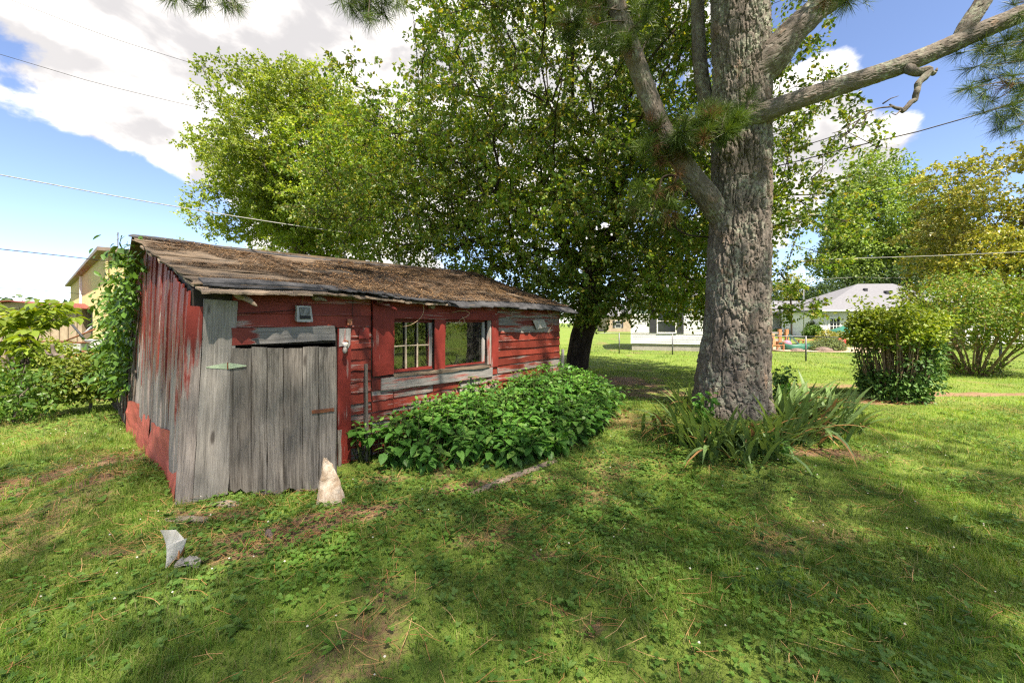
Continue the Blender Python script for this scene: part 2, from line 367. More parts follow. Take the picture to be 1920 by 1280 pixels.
M['rock'] = simple('brown_rock', (0.20, 0.15, 0.12), (0.12, 0.09, 0.08), 8, 0.9, 0.2, 0.6)
M['bark_dark'] = simple('dark_bark', (0.060, 0.047, 0.036), (0.026, 0.020, 0.016), 7, 0.95, 0.1, 1.0, (1, 1, 0.35), bdist=0.02)
M['bark_grey'] = simple('grey_bark', (0.15, 0.125, 0.10), (0.075, 0.06, 0.05), 7, 0.95, 0.1, 0.8, (1, 1, 0.35), bdist=0.015)
M['stem_tan'] = simple('tan_stem', (0.25, 0.18, 0.11), (0.14, 0.10, 0.06), 9, 0.85, 0.1, 0.4)
M['stem_green'] = simple('green_stem', (0.10, 0.13, 0.04), None, 9, 0.7)

def glassmat():
    m, t = newmat('old_window_glass')
    co = t.n('ShaderNodeTexCoord').outputs['Object']
    wav = bump(t, t.noise(co, 3.0, 2), 0.04, 0.02)
    gl = t.n('ShaderNodeBsdfGlossy', None, Color=(0.95, 0.97, 0.95, 1), Roughness=0.015, Normal=wav)
    tr = t.n('ShaderNodeBsdfTransparent', None, Color=(0.55, 0.56, 0.52, 1))
    dust = t.n('ShaderNodeBsdfDiffuse', None, Color=(0.25, 0.24, 0.21, 1))
    fr = t.n('ShaderNodeFresnel', None, IOR=1.9).outputs[0]
    a = t.n('ShaderNodeMixShader', None, i0=t.mr(t.noise(co, 6, 5), 0.45, 0.8, 0.0, 0.10), i1=tr.outputs[0], i2=dust.outputs[0])
    mx = t.n('ShaderNodeMixShader', None, i0=t.m('MULTIPLY', fr, 0.75, clamp=True), i1=a.outputs[0], i2=gl.outputs[0])
    finish(t, mx.outputs[0]); return m
M['glass'] = glassmat()

# ------------------------------------------------------------------ shed frame of reference (needed by the ground too)
C0 = np.array([-2.91, 3.625]); U = np.array([0.663, 0.748]); U /= np.linalg.norm(U); Vb = np.array([-U[1], U[0]])
SL, SD = 5.79, 5.1                                  # length of the front wall, depth of the side wall
U3 = Vector((U[0], U[1], 0)); V3 = Vector((Vb[0], Vb[1], 0)); Z3 = Vector((0, 0, 1))
def shed_st(x, y):
    dx, dy = x - C0[0], y - C0[1]; return dx * U[0] + dy * U[1], dx * Vb[0] + dy * Vb[1]
def FW(s, z, off=0.0):                              # a point on the front wall, off = metres in front of it
    p = C0 + U * s - Vb * off; return Vector((p[0], p[1], z))
def LW(t, z, off=0.0):                              # a point on the side wall, which kicks out a little at its foot
    p = C0 + Vb * t - U * (off + 0.07 * max(0.0, 1 - z / 1.9)); return Vector((p[0], p[1], z))
def fs(px):
    Y = 3.625 * (1622 - 360) / (1622.0 - px); return (Y - 3.625) / U[1]

# ------------------------------------------------------------------ ground
PINE = np.array([3.68, 6.75]); PEAR = np.array([2.15, 12.6])
def gz(x, y):
    x = np.asarray(x, float); y = np.asarray(y, float)
    p = np.stack([x, y], -1)
    z = 0.10 * (fbm(p * 0.35, 2, 3) - 0.5) + 0.035 * (fbm(p * 1.6, 2, 9) - 0.5)
    s, t = shed_st(x, y)
    z = z + 0.16 * np.exp(-((s + 0.45) / 0.45) ** 2) * np.exp(-((t - 0.9) / 1.1) ** 2)      # grass banked against the side wall
    d = np.hypot(x - PINE[0], y - PINE[1]); z = z + 0.14 * np.exp(-(d / 1.5) ** 2)
    return z
BARE = [(205, 880, .85, .40, .9, 1.0), (190, 925, .35, .14, .5, .8), (560, 985, .60, .16, .35, 1.0), (645, 962, .45, .13, .4, 1.0), (500, 1015, .35, .10, .3, .8), (430, 1040, .30, .08, .2, .7), (420, 960, .45, .10, .1, .8),
        (1160, 712, 1.3, 1.0, 0, .9), (1230, 735, 1.6, .7, .2, .6), (1140, 790, .7, .9, .2, .5), (1800, 738, 1.6, .28, -.05, 1.0), (1560, 725, 1.3, .3, 0, .7), (1560, 860, .55, .18, 0, .8),
        (740, 1190, .12, .07, 0, .8), (1070, 1150, .30, .06, -.6, .8), (900, 905, .5, .12, .5, .8), (1450, 990, .5, .09, -.3, .5), (230, 1030, .25, .06, .1, .6), (1030, 1030, .12, .09, 0, .7),
        (1000, 900, .5, .1, .3, .6), (720, 900, .4, .15, .3, .6), (1690, 752, .9, .35, 0, .9), (1500, 1010, .3, .1, .2, .5)]
def bare(x, y):
    x = np.asarray(x, float); y = np.asarray(y, float); b = np.zeros_like(x)
    nn = fbm(np.stack([x, y], -1) * 3.0, 3, 21)
    for (px, py, rx, ry, rot, a) in BARE:
        g = G(px, py); dx, dy = x - g.x, y - g.y; c, s = math.cos(rot), math.sin(rot)
        q = ((dx * c + dy * s) / rx) ** 2 + ((-dx * s + dy * c) / ry) ** 2
        b = np.maximum(b, a * np.clip(1.5 - q - 1.3 * (nn - 0.5) * 2, 0, 1))
    b = np.maximum(b, np.clip((fbm(np.stack([x, y], -1) * 1.3, 4, 33) - 0.60) * 5, 0, 0.5))
    return b
def axis(fine, n, far, k=1.13):
    a = list(np.arange(0, n) * fine); st = fine
    while a[-1] < far: st *= k; a.append(a[-1] + st)
    return np.array(a)
ax = axis(0.14, 58, 900); xs = np.concatenate([-ax[:0:-1], ax]) + 1.0
ay = axis(0.14, 58, 900); ys = np.concatenate([-axis(0.4, 6, 900, 1.25)[:0:-1] + 1.2, ay + 1.2])
gx, gy = np.meshgrid(xs, ys); nX, nY = len(xs), len(ys)
far = np.clip((np.hypot(gx, gy) - 40) / 40, 0, 1)
gzz = gz(gx, gy) * (1 - far)
gg = Geo(); ii = np.arange(nY - 1)[:, None] * nX; jj = np.arange(nX - 1)[None, :]
gg.add(np.stack([gx, gy, gzz], -1), Q=np.stack([ii + jj, ii + jj + 1, ii + nX + jj + 1, ii + nX + jj], -1).reshape(-1, 4))
gme = gg.mesh('ground', True)
at = gme.attributes.new('bare', 'FLOAT', 'POINT'); at.data.foreach_set('value', bare(gx, gy).ravel().astype(np.float32))
def groundmat():
    m, t = newmat('lawn_ground'); pos = t.n('ShaderNodeNewGeometry').outputs['Position']
    att = t.n('ShaderNodeAttribute', {'attribute_name': 'bare'}).outputs['Fac']
    n1 = t.noise(pos, 0.6, 5, 0.6); n2 = t.noise(pos, 26, 6, 0.7); n3 = t.noise(t.scalev(pos, (1, 1, 0)), 4.5, 4)
    green = t.mix(t.mr(n1, 0.3, 0.7), (0.115, 0.185, 0.032, 1), (0.17, 0.22, 0.045, 1))
    green = t.mix(t.mr(n2, 0.35, 0.7, 0, 0.55), green, (0.07, 0.10, 0.02, 1))
    soil = t.mix(t.mr(n2, 0.3, 0.7), (0.24, 0.15, 0.085, 1), (0.12, 0.075, 0.045, 1))
    soil = t.mix(t.mr(n3, 0.4, 0.7, 0, .6), soil, (0.30, 0.20, 0.12, 1))
    col = t.mix(t.mr(t.m('ADD', att, t.m('MULTIPLY', t.m('SUBTRACT', n2, 0.5), 0.9)), 0.25, 0.7), green, soil)
    b = t.n('ShaderNodeBsdfPrincipled', None, Base_Color=col, Roughness=0.95, Normal=bump(t, n2, 0.7, 0.03)); b.inputs['Specular IOR Level'].default_value = 0.1
    finish(t, b.outputs[0]); return m
put('ground', gme, groundmat(), kind='structure', label='green lawn with clover and bare earth patches')

# ------------------------------------------------------------------ grass, clover, fallen needles
def frustum_pts(n, y0, y1, r=rng, wide=1.42, pad=0.6):
    Y = np.sqrt(r.uniform(y0 ** 2, y1 ** 2, n)); X = r.uniform(-1, 1, n) * (Y * wide + pad); return X, Y
def keep_out(x, y):
    s, t = shed_st(x, y); k = (s > -0.02) & (s < SL) & (t > -0.02) & (t < SD)
    return ~k
M['grass'] = leafmat('grass_blades', [(0.092, 0.182, 0.031), (0.132, 0.24, 0.042), (0.165, 0.265, 0.052), (0.20, 0.27, 0.065), (0.31, 0.29, 0.14)], 0.45, 0.55, 0.2, 0.38, 0.9, (1.3, 1.25, 0.45))
M['clover'] = leafmat('clover_leaves', [(0.075, 0.165, 0.032), (0.11, 0.215, 0.045), (0.16, 0.26, 0.07)], 0.4, 0.55, 0.2, 0.35, 1.3)
M['fallen'] = leafmat('fallen_pine_needles', [(0.36, 0.18, 0.075), (0.28, 0.14, 0.06), (0.48, 0.32, 0.15)], 0.1, 0.7, 0.15, 0.1, 1, (1, 1, 1))
def blades(geo, n, y0, y1, wid, hmin, hmax, seg2):
    X, Y = frustum_pts(n, y0, y1); b = bare(X, Y); k = keep_out(X, Y) & (rng.random(n) > b * 1.05)
    patch = fbm(np.stack([X, Y], -1) * 1.1, 3, 51); X, Y, patch = X[k], Y[k], patch[k]; n = len(X)
    az = rng.uniform(0, 2 * math.pi, n); lean = rng.uniform(0.25, 1.15, n)
    h = rng.uniform(hmin, hmax, n) * (0.65 + 0.8 * np.clip((patch - 0.3) * 2, 0, 1))
    h *= np.where(rng.random(n) < 0.03, 1.9, 1.0)
    wv = wid * rng.uniform(0.6, 1.3, n)
    d = np.stack([np.cos(az), np.sin(az), np.zeros(n)], -1); sd = np.stack([-np.sin(az), np.cos(az), np.zeros(n)], -1); up = np.array([0, 0, 1.0])
    base = np.stack([X, Y, gz(X, Y) - 0.006], -1)
    hl = h[:, None]
    tip = base + d * hl * np.sin(lean)[:, None] + up * hl * np.cos(lean)[:, None]
    if seg2:
        mid = base + d * hl * 0.55 * np.sin(lean * 0.5)[:, None] + up * hl * 0.55 * np.cos(lean * 0.5)[:, None]
        V = np.stack([base - sd * wv[:, None] * .5, base + sd * wv[:, None] * .5, mid + sd * wv[:, None] * .42, mid - sd * wv[:, None] * .42, tip], 1)
        o = np.arange(n)[:, None] * 5
        geo.add(V.reshape(-1, 3), Q=o + np.array([[0, 1, 2, 3]]), T=o + np.array([[3, 2, 4]]))
    else:
        V = np.stack([base - sd * wv[:, None] * .5, base + sd * wv[:, None] * .5, tip], 1); o = np.arange(n)[:, None] * 3
        geo.add(V.reshape(-1, 3), T=o + np.array([[0, 1, 2]]))
g = Geo()
blades(g, 138000, 1.45, 4.2, 0.0042, 0.03, 0.075, True)
blades(g, 200000, 4.2, 8.0, 0.0072, 0.035, 0.075, False)
blades(g, 130000, 8.0, 14.5, 0.014, 0.035, 0.075, False)
blades(g, 90000, 14.5, 30, 0.030, 0.04, 0.09, False)
# taller tufts the mower missed, and flat rosettes of broad weeds
def tufts(geo, n, y0, y1):
    X, Y = frustum_pts(n, y0, y1); k = keep_out(X, Y) & (fbm(np.stack([X, Y], -1) * .8, 3, 14) > .47); X, Y = X[k], Y[k]
    per = 16; X = np.repeat(X, per) + rng.normal(0, .022, len(X) * per); Y = np.repeat(Y, per) + rng.normal(0, .022, len(Y) * per); n = len(X)
    az = rng.uniform(0, 6.283, n); lean = rng.uniform(.15, 1.0, n); h_ = rng.uniform(.06, .15, n)[:, None]; wv = .0045
    d = np.stack([np.cos(az), np.sin(az), np.zeros(n)], -1); sd = np.stack([-np.sin(az), np.cos(az), np.zeros(n)], -1) * wv * .5; up = np.array([0, 0, 1.0]); b_ = np.stack([X, Y, gz(X, Y)], -1)
    m_ = b_ + d * h_ * .5 * np.sin(lean * .5)[:, None] + up * h_ * .55 * np.cos(lean * .5)[:, None]; t_ = b_ + d * h_ * np.sin(lean)[:, None] + up * h_ * np.cos(lean)[:, None]
    geo.add(np.stack([b_ - sd, b_ + sd, m_ + sd * .9, m_ - sd * .9, t_], 1).reshape(-1, 3), Q=np.arange(n)[:, None] * 5 + np.array([[0, 1, 2, 3]]), T=np.arange(n)[:, None] * 5 + np.array([[3, 2, 4]]))
tufts(g, 1500, 1.6, 7.5)
put_geo('grass', g, M['grass'], kind='stuff', label='short mown grass blades over the whole lawn')
# clover and other low round-leaved weeds
th = np.linspace(0, 2 * math.pi, 7)[:-1]
leaf_v = [(0.0, 0, 0)] + [(0.5 + 0.5 * math.cos(a), 0.5 * math.sin(a), 0.10 + 0.06 * math.cos(2 * a)) for a in th]
leaf_t = [(0, 2, 3), (0, 3, 1), (0, 1, 5), (0, 5, 6)] if False else [(0, 2, 1), (0, 1, 6), (0, 3, 2), (0, 6, 5)]
tri_v = []; tri_t = []
for k in range(3):
    a = k * 2 * math.pi / 3
    for (x, y, z) in leaf_v: tri_v.append((x * math.cos(a) - y * math.sin(a), x * math.sin(a) + y * math.cos(a), z))
    tri_t += [tuple(i + 7 * k for i in f) for f in leaf_t]
g = Geo()
X, Y = frustum_pts(72000, 1.5, 8.5)
cm = fbm(np.stack([X, Y], -1) * 0.75, 4, 77)
front = np.zeros(len(X))
for (px, py, r_) in [(520, 990, .9), (700, 930, .7), (1000, 940, 1.1), (1250, 900, 1.0), (560, 1030, .6), (100, 1150, .8), (1750, 1180, .9)]:
    q = G(px, py); front = np.maximum(front, np.clip(1.3 - np.hypot(X - q.x, Y - q.y) / r_, 0, 1))
pk = np.clip((cm - 0.47) * 7, 0.05, 1) * 0.55 + front * 0.5
k = keep_out(X, Y) & (rng.random(len(X)) < pk * np.clip(1.15 - 0.6 * bare(X, Y), 0, 1)); X, Y = X[k], Y[k]; n = len(X)
nrm = np.stack([rng.normal(0, .3, n), rng.normal(0, .3, n), np.ones(n)], -1); az = rng.uniform(0, 6.283, n)
R = rotmats(np.stack([np.cos(az), np.sin(az), np.zeros(n)], -1), nrm)
scatter(g, tri_v, None, tri_t, np.stack([X, Y, gz(X, Y) + rng.uniform(.015, .055, n)], -1), R, rng.uniform(.012, .026, n))
# single round leaves (wild violet) in front of the door and along the bush
X, Y = frustum_pts(30000, 2.4, 6.5); front = np.zeros(len(X))
for (px, py, r_) in [(500, 985, .75), (680, 930, .6), (600, 1020, .5), (1000, 930, .8), (450, 1020, .4), (1350, 860, .8), (820, 940, .6), (1620, 1180, .5), (1450, 1230, .4)]:
    q = G(px, py); front = np.maximum(front, np.clip(1.25 - np.hypot(X - q.x, Y - q.y) / r_, 0, 1))
k = keep_out(X, Y) & (rng.random(len(X)) < front * 0.8); X, Y = X[k], Y[k]; n = len(X)
nrm = np.stack([rng.normal(0, .35, n), rng.normal(-.1, .35, n), np.ones(n)], -1); az = rng.uniform(0, 6.283, n)
scatter(g, leaf_v, None, leaf_t, np.stack([X, Y, gz(X, Y) + rng.uniform(.02, .06, n)], -1), rotmats(np.stack([np.cos(az), np.sin(az), np.zeros(n)], -1), nrm), rng.uniform(.022, .042, n))
X, Y = frustum_pts(420, 1.7, 7.5); k = keep_out(X, Y); X, Y = np.repeat(X[k], 7), np.repeat(Y[k], 7); n = len(X); az = rng.uniform(0, 6.283, n); el = rng.uniform(.15, .7, n)
d = np.stack([np.cos(az) * np.cos(el), np.sin(az) * np.cos(el), np.sin(el)], -1); nrm = np.stack([-np.cos(az) * np.sin(el), -np.sin(az) * np.sin(el), np.cos(el)], -1)
scatter(g, [(0, 0, 0), (.3, -.16, .04), (.7, -.15, .0), (1, 0, -.12), (.7, .15, .0), (.3, .16, .04)], [(0, 1, 2, 3), (0, 3, 4, 5)], None, np.stack([X, Y, gz(X, Y) + .01], -1), rotmats(d, nrm), np.repeat(rng.uniform(.05, .10, n // 7), 7) * rng.uniform(.7, 1.1, n))
put_geo('clover', g, M['clover'], kind='stuff', label='low clover and violet leaves scattered through the lawn')
# white clover heads
g = Geo(); hv = [(math.cos(a) * .8, math.sin(a) * .8, 0) for a in th] + [(0, 0, .9), (0, 0, -.6)]
ht = [(i, (i + 1) % 6, 6) for i in range(6)] + [((i + 1) % 6, i, 7) for i in range(6)]
X, Y = frustum_pts(150, 1.7, 6.0); k = keep_out(X, Y); X, Y = X[k], Y[k]; n = len(X)
scatter(g, hv, None, ht, np.stack([X, Y, gz(X, Y) + rng.uniform(.045, .075, n)], -1), np.repeat(np.eye(3)[None], n, 0), rng.uniform(.006, .010, n))
M['clover_head'] = simple('clover_head', (0.62, 0.60, 0.50), (0.5, 0.46, 0.36), 60, 0.8)
put_geo('clover_flowers', g, M['clover_head'], kind='stuff', label='tiny white clover flower heads dotted over the lawn')
# fallen needles
def litter(geo, X, Y, zoff, lmin, lmax, wd_):
    n = len(X); az = rng.uniform(0, math.pi, n) + rng.normal(0, .3, n); L = rng.uniform(lmin, lmax, n)
    d = np.stack([np.cos(az), np.sin(az), rng.normal(0, .10, n)], -1); sd = np.stack([-np.sin(az), np.cos(az), np.zeros(n)], -1)
    c = np.stack([X, Y, gz(X, Y) + zoff], -1); a, b = c - d * L[:, None] / 2, c + d * L[:, None] / 2
    m_ = c + sd * (rng.normal(0, .008, n))[:, None]
    w_ = sd * wd_ * .5
    V = np.stack([a - w_, a + w_, m_ + w_, m_ - w_, b + w_, b - w_], 1); o = np.arange(n)[:, None] * 6
    geo.add(V.reshape(-1, 3), Q=np.concatenate([o + np.array([[0, 1, 2, 3]]), o + np.array([[3, 2, 4, 5]])]))
g = Geo()
X, Y = frustum_pts(42000, 1.5, 8.5); b = bare(X, Y); cl = fbm(np.stack([X, Y], -1) * 1.6, 3, 91)
k = keep_out(X, Y) & (rng.random(len(X)) < 0.07 + 0.85 * np.clip(b, 0, 1) + np.clip((cl - .55) * 2, 0, .4)); X, Y = X[k], Y[k]
litter(g, X, Y, rng.uniform(.012, .06, len(X)), .10, .22, 0.0034)
put_geo('fallen_needles', g, M['fallen'], kind='stuff', label='rust brown fallen pine needles lying in the grass')
# ================================================================== THE SHED
def plank_mesh(name, L, w, th, seed, nseg=5, m=1, rag0=0.0, rag1=0.0, bow=0.004, edge=0.003):
    r = np.random.default_rng(seed); xs_ = np.linspace(0, L, nseg + 1); zs = np.linspace(0, w, m + 1)
    V = np.zeros((2, nseg + 1, m + 1, 3)); bw = bow * np.sin(xs_ / L * math.pi * r.uniform(.7, 1.6) + r.uniform(0, 3)) + r.normal(0, bow * .25, nseg + 1)
    e0 = r.normal(0, edge, nseg + 1); e1 = r.normal(0, edge, nseg + 1)
    for a, y in ((0, -th), (1, 0.0)):
        V[a, :, :, 0] = xs_[:, None]; V[a, :, :, 1] = y + bw[:, None]; V[a, :, :, 2] = zs[None, :]
        V[a, :, 0, 2] += e0; V[a, :, -1, 2] += e1
    c0 = np.abs(r.normal(0, 1, m + 1)) * rag0; c1 = np.abs(r.normal(0, 1, m + 1)) * rag1
    V[:, 0, :, 0] += c0[None]; V[:, -1, :, 0] -= c1[None]
    V[0, 0, :, 1] += th * .2; V[0, -1, :, 1] += th * .2
    g = Geo(); S = (nseg + 1) * (m + 1); Q = []
    idx = lambda a, i, j: a * S + i * (m + 1) + j
    for i in range(nseg):
        for j in range(m):
            Q.append((idx(0, i, j), idx(0, i + 1, j), idx(0, i + 1, j + 1), idx(0, i, j + 1)))
            Q.append((idx(1, i, j), idx(1, i, j + 1), idx(1, i + 1, j + 1), idx(1, i + 1, j)))
        Q.append((idx(0, i, 0), idx(1, i, 0), idx(1, i + 1, 0), idx(0, i + 1, 0)))
        Q.append((idx(0, i, m), idx(0, i + 1, m), idx(1, i + 1, m), idx(1, i, m)))
    for j in range(m):
        Q.append((idx(0, 0, j), idx(0, 0, j + 1), idx(1, 0, j + 1), idx(1, 0, j)))
        Q.append((idx(0, nseg, j), idx(1, nseg, j), idx(1, nseg, j + 1), idx(0, nseg, j + 1)))
    g.add(V.reshape(-1, 3), Q=Q); return g.mesh(name)
_seed = [100]
def plank(name, x, yin, z, o, L, w, th, mat, parent, **kw):
    _seed[0] += 1
    return put(name, plank_mesh(name, L, w, th, _seed[0], **kw), mat, parent, basis(Vector(x).normalized(), Vector(yin).normalized(), Vector(z).normalized(), o))
def hboard(name, s0, s1, z0, z1, off, th, mat, parent, tilt=0.0, slope=0.0, **kw):
    """level board on the front wall: back face `off` in front of the wall plane"""
    x = (U3 + Z3 * slope).normalized(); z = (Z3 + V3 * tilt).normalized(); z = (z - x * z.dot(x)).normalized(); y = z.cross(x)
    return plank(name, x, y, z, FW(s0, z0, off), (s1 - s0), z1 - z0, th, mat, parent, **kw)
def vboard(name, s0, s1, z0, z1, off, th, mat, parent, lean=0.0, **kw):
    x = (Z3 + U3 * lean).normalized(); y = V3; z = x.cross(y)
    return plank(name, x, y, z, FW(s1, z0, off), z1 - z0, s1 - s0, th, mat, parent, **kw)

shed = empty('wooden_shed', FW(0, 0), 'small weathered red wooden shed with a needle-covered roof and grey plank door', 'shed')
EAVE = 1.95
# --- front wall: dark backing panels round the openings, then lap boards
g = Geo()
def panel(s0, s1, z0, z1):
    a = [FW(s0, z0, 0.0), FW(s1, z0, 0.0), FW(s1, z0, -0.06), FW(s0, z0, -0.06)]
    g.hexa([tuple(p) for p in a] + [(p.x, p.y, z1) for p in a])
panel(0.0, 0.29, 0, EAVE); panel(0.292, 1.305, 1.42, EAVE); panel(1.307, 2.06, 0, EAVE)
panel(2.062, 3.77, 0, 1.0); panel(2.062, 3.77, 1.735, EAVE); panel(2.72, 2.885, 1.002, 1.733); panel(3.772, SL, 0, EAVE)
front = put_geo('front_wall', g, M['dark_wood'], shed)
LAP = 0.132
rows = np.arange(0, 16) * LAP + 0.02
def laps(s0, s1, z_lo, z_hi, worn=0.0, splits=(), sag=0.0):
    for i, z in enumerate(rows):
        if z + LAP * .5 < z_lo or z + LAP * .6 > z_hi: continue
        zz = max(z, z_lo); top = min(z + LAP + 0.018, z_hi)
        cuts = [s0] + [c + random.uniform(-.25, .25) for c in splits if random.random() < .6] + [s1]
        for a, b in zip(cuts[:-1], cuts[1:]):
            low = z < 0.75
            mt = M['red_lap_worn'] if random.random() < (0.55 if low else 0.12) + worn else M['red_lap']
            sl_ = sag + random.uniform(-.004, .004)
            hboard('siding_board', a + 0.003, b - 0.003, zz, top, 0.016, 0.018, mt, front, tilt=0.14, slope=sl_, nseg=5, bow=0.003, edge=0.0035, rag0=.003, rag1=.003)
laps(0.30, 1.735, 1.60, EAVE + .02)                       # over the door
laps(1.475, 1.745, 0.0, 1.92)                             # between the door and the windows
laps(1.752, 2.05, 0.0, 0.98)
laps(2.05, 3.99, 0.0, 0.97, 0.1, (2.5, 3.2), 0.0)         # under the windows
laps(3.995, SL + 0.01, 0.0, 1.93, 0.1, (), 0.002)         # right of the windows
laps(1.75, 3.99, 1.755, 1.98, 0.0, (2.8,))
# short dead wall between side wall and door
corner = vboard('corner_board', 0.00, 0.262, 0.0, 1.86, 0.008, 0.028, M['pale_wood'], front, lean=0.045, nseg=7, m=2, rag0=.02)
vboard('corner_strip', -0.12, -0.003, 0.0, 1.80, 0.004, 0.030, M['red_side'], front, lean=0.045, nseg=6, rag0=.02)
hboard('header_board', 0.292, 1.29, 1.432, 1.598, 0.03, 0.022, M['header_end'], front, slope=0.018, nseg=6, m=2, rag0=.004, rag1=.004)
jamb = vboard('door_jamb', 1.318, 1.468, 0.0, 1.585, 0.026, 0.028, M['red_trim'], front, nseg=7, m=2, rag0=.03)
vboard('jamb_patch', 1.325, 1.462, 1.30, 1.585, 0.057, 0.006, M['header'], front, nseg=3, m=3, rag0=.09)
vboard('stud', 1.306, 1.345, 0.0, 0.45, 0.06, 0.02, M['grey_wood'], front, nseg=3, rag1=.03)
# --- window surrounds
vboard('window_trim', 1.752, 2.046, 0.985, 1.885, 0.030, 0.024, M['red_trim'], front, nseg=6, m=2, rag0=.006)
vboard('window_trim', 2.703, 2.884, 0.985, 1.735, 0.026, 0.024, M['red_trim'], front, nseg=5)
vboard('window_trim', 3.842, 3.99, 0.93, 1.80, 0.030, 0.024, M['red_trim'], front, nseg=5)
vboard('window_trim', 3.758, 3.84, 0.98, 1.70, 0.016, 0.022, M['red_lap_worn'], front, nseg=5)
hboard('head_trim', 2.05, 3.99, 1.705, 1.80, 0.034, 0.022, M['red_trim'], front, slope=-0.008, nseg=7)
hboard('apron_board', 1.86, 3.86, 0.80, 0.955, 0.034, 0.024, M['header'], front, slope=-0.012, nseg=8, m=2, rag0=.004, rag1=.004)
hboard('window_ledge', 2.02, 3.80, 0.955, 0.990, 0.02, 0.055, M['rot_wood'], front, slope=-0.012, nseg=9, m=1, edge=.007, rag0=.02, rag1=.02)
# --- windows
def window(s0, s1, z0, z1, cols_, rows_, label):
    wnd = put_geo('window', Geo().box(tuple(FW((s0 + s1) / 2, z1 - 0.02, -0.035)), ((s1 - s0), .03, .035), math.atan2(U[1], U[0])), M['red_trim'], shed, label=label)
    fw = 0.035
    hboard('sash_rail', s0 + .004, s1 - .004, z0, z0 + fw, -0.05, 0.03, M['red_trim'], wnd, nseg=3)
    hboard('sash_rail', s0 + .004, s1 - .004, z1 - .075, z1 - .04, -0.05, 0.03, M['red_trim'], wnd, nseg=3)
    vboard('sash_stile', s0 + .004, s0 + fw, z0 + fw, z1 - .075, -0.05, 0.03, M['header'], wnd, nseg=3)
    vboard('sash_stile', s1 - fw * 1.6, s1 - .004, z0 + fw, z1 - .075, -0.05, 0.03, M['header'], wnd, nseg=3)
    a, b, c, d = s0 + fw, s1 - fw * 1.6, z0 + fw, z1 - .075
    for k in range(1, cols_): s = a + (b - a) * k / cols_; vboard('muntin', s - .009, s + .009, c, d, -0.05, 0.022, M['muntin'], wnd, nseg=2)
    for k in range(1, rows_): z = c + (d - c) * k / rows_; hboard('muntin', a, b, z - .008, z + .008, -0.05, 0.020, M['muntin'], wnd, nseg=2)
    for i in range(cols_):
        for j in range(rows_):
            A, B = a + (b - a) * i / cols_, a + (b - a) * (i + 1) / cols_; Cc, D = c + (d - c) * j / rows_, c + (d - c) * (j + 1) / rows_
            t1 = random.uniform(-.004, .004)
            pm = Geo(); w_, h_ = B - A, D - Cc
            pm.hexa([(0, 0, 0), (w_, t1, 0), (w_, t1 + .003, 0), (0, .003, 0), (0, 0, h_), (w_, t1, h_), (w_, t1 + .003, h_), (0, .003, h_)])
            put('pane', pm.mesh('pane'), M['glass'], wnd, basis(U3, V3, Z3, FW(A, Cc, -0.062)))
M['muntin'] = simple('bare_muntin_wood', (0.42, 0.36, 0.27), (0.28, 0.22, 0.16), 12, 0.8)
window(2.055, 2.705, 1.0, 1.73, 3, 2, 'six-pane window with thin bare muntins')
window(2.888, 3.755, 0.985, 1.735, 1, 1, 'single large pane window showing a dark interior')
# things seen dimly inside behind the glass
# --- door, standing ajar, hung at the corner board
hx = FW(0.268, 0.02, 0.035); ang = math.radians(3.5)
D3 = Vector((math.cos(ang), math.sin(ang), 0)); E3 = Vector((-D3.y, D3.x, 0))      # along the door, into the shed
door_g = Geo(); dc = hx + D3 * 0.50 + E3 * 0.045
for zc in (0.28, 1.12): door_g.box((dc.x, dc.y, zc), (0.98, 0.022, 0.11), ang)
door = put_geo('door', door_g, M['grey_wood'], shed, label='grey plank door standing ajar')
bx = [0.0, 0.205, 0.350, 0.505, 0.680, 0.835, 1.0]
for i in range(6):
    o = hx + D3 * (bx[i + 1] - .002); wv = bx[i + 1] - bx[i] - .008
    o.z = 0.0 + random.uniform(-.015, .01)
    plank('door_plank', Z3, E3, Z3.cross(E3), o + E3 * 0.03, 1.415 - o.z + random.uniform(-.008, .006), wv, 0.026, M['grey_wood'], door, nseg=8, m=4, rag0=.05 if i in (0, 3, 4) else .02, rag1=.004, bow=.002, edge=.0025)
# strap hinge (two pointed leaves) and rusty hasp
hz = 1.24
def pointed(name, o, dirv, n_in, L, h, mat, parent):
    g = Geo(); up = Z3; out = -n_in * 0.004
    pts = [o + up * h, o + dirv * L * .55 + up * h * .55, o + dirv * L + up * 0.004, o + dirv * L - up * 0.004, o + dirv * L * .55 - up * h * .55, o - up * h]
    V = [tuple(p) for p in pts] + [tuple(p + out) for p in pts]
    g.add(V, Q=[(6, 7, 10, 11), (7, 8, 9, 10), (0, 5, 4, 1), (1, 4, 3, 2)] + [(i, (i + 1) % 6, (i + 1) % 6 + 6, i + 6) for i in range(6)])
    return put_geo(name, g, mat, parent)
pin = hx - E3 * 0.006; pin.z = hz
hin = pointed('hinge', pin, D3, E3, 0.17, 0.03, M['hinge'], door)
pin2 = FW(0.255, hz, 0.040); pointed('hinge_leaf', pin2, -U3, V3, 0.16, 0.03, M['hinge'], front)
put_geo('hinge_pin', Geo().tube([tuple(pin + Vector((0, 0, -.032)) - E3 * .006), tuple(pin + Vector((0, 0, .032)) - E3 * .006)], .006, 8), M['rust'], door)
ho = hx + D3 * 0.77 - E3 * 0.004; ho.z = 0.80
put_geo('hasp', Geo().box(tuple(ho + D3 * .11), (0.21, .006, .034), 0, R=np.array(Matrix.Rotation(ang, 3, 'Z') @ Matrix.Rotation(-0.10, 3, 'Y'))), M['rust'], door)
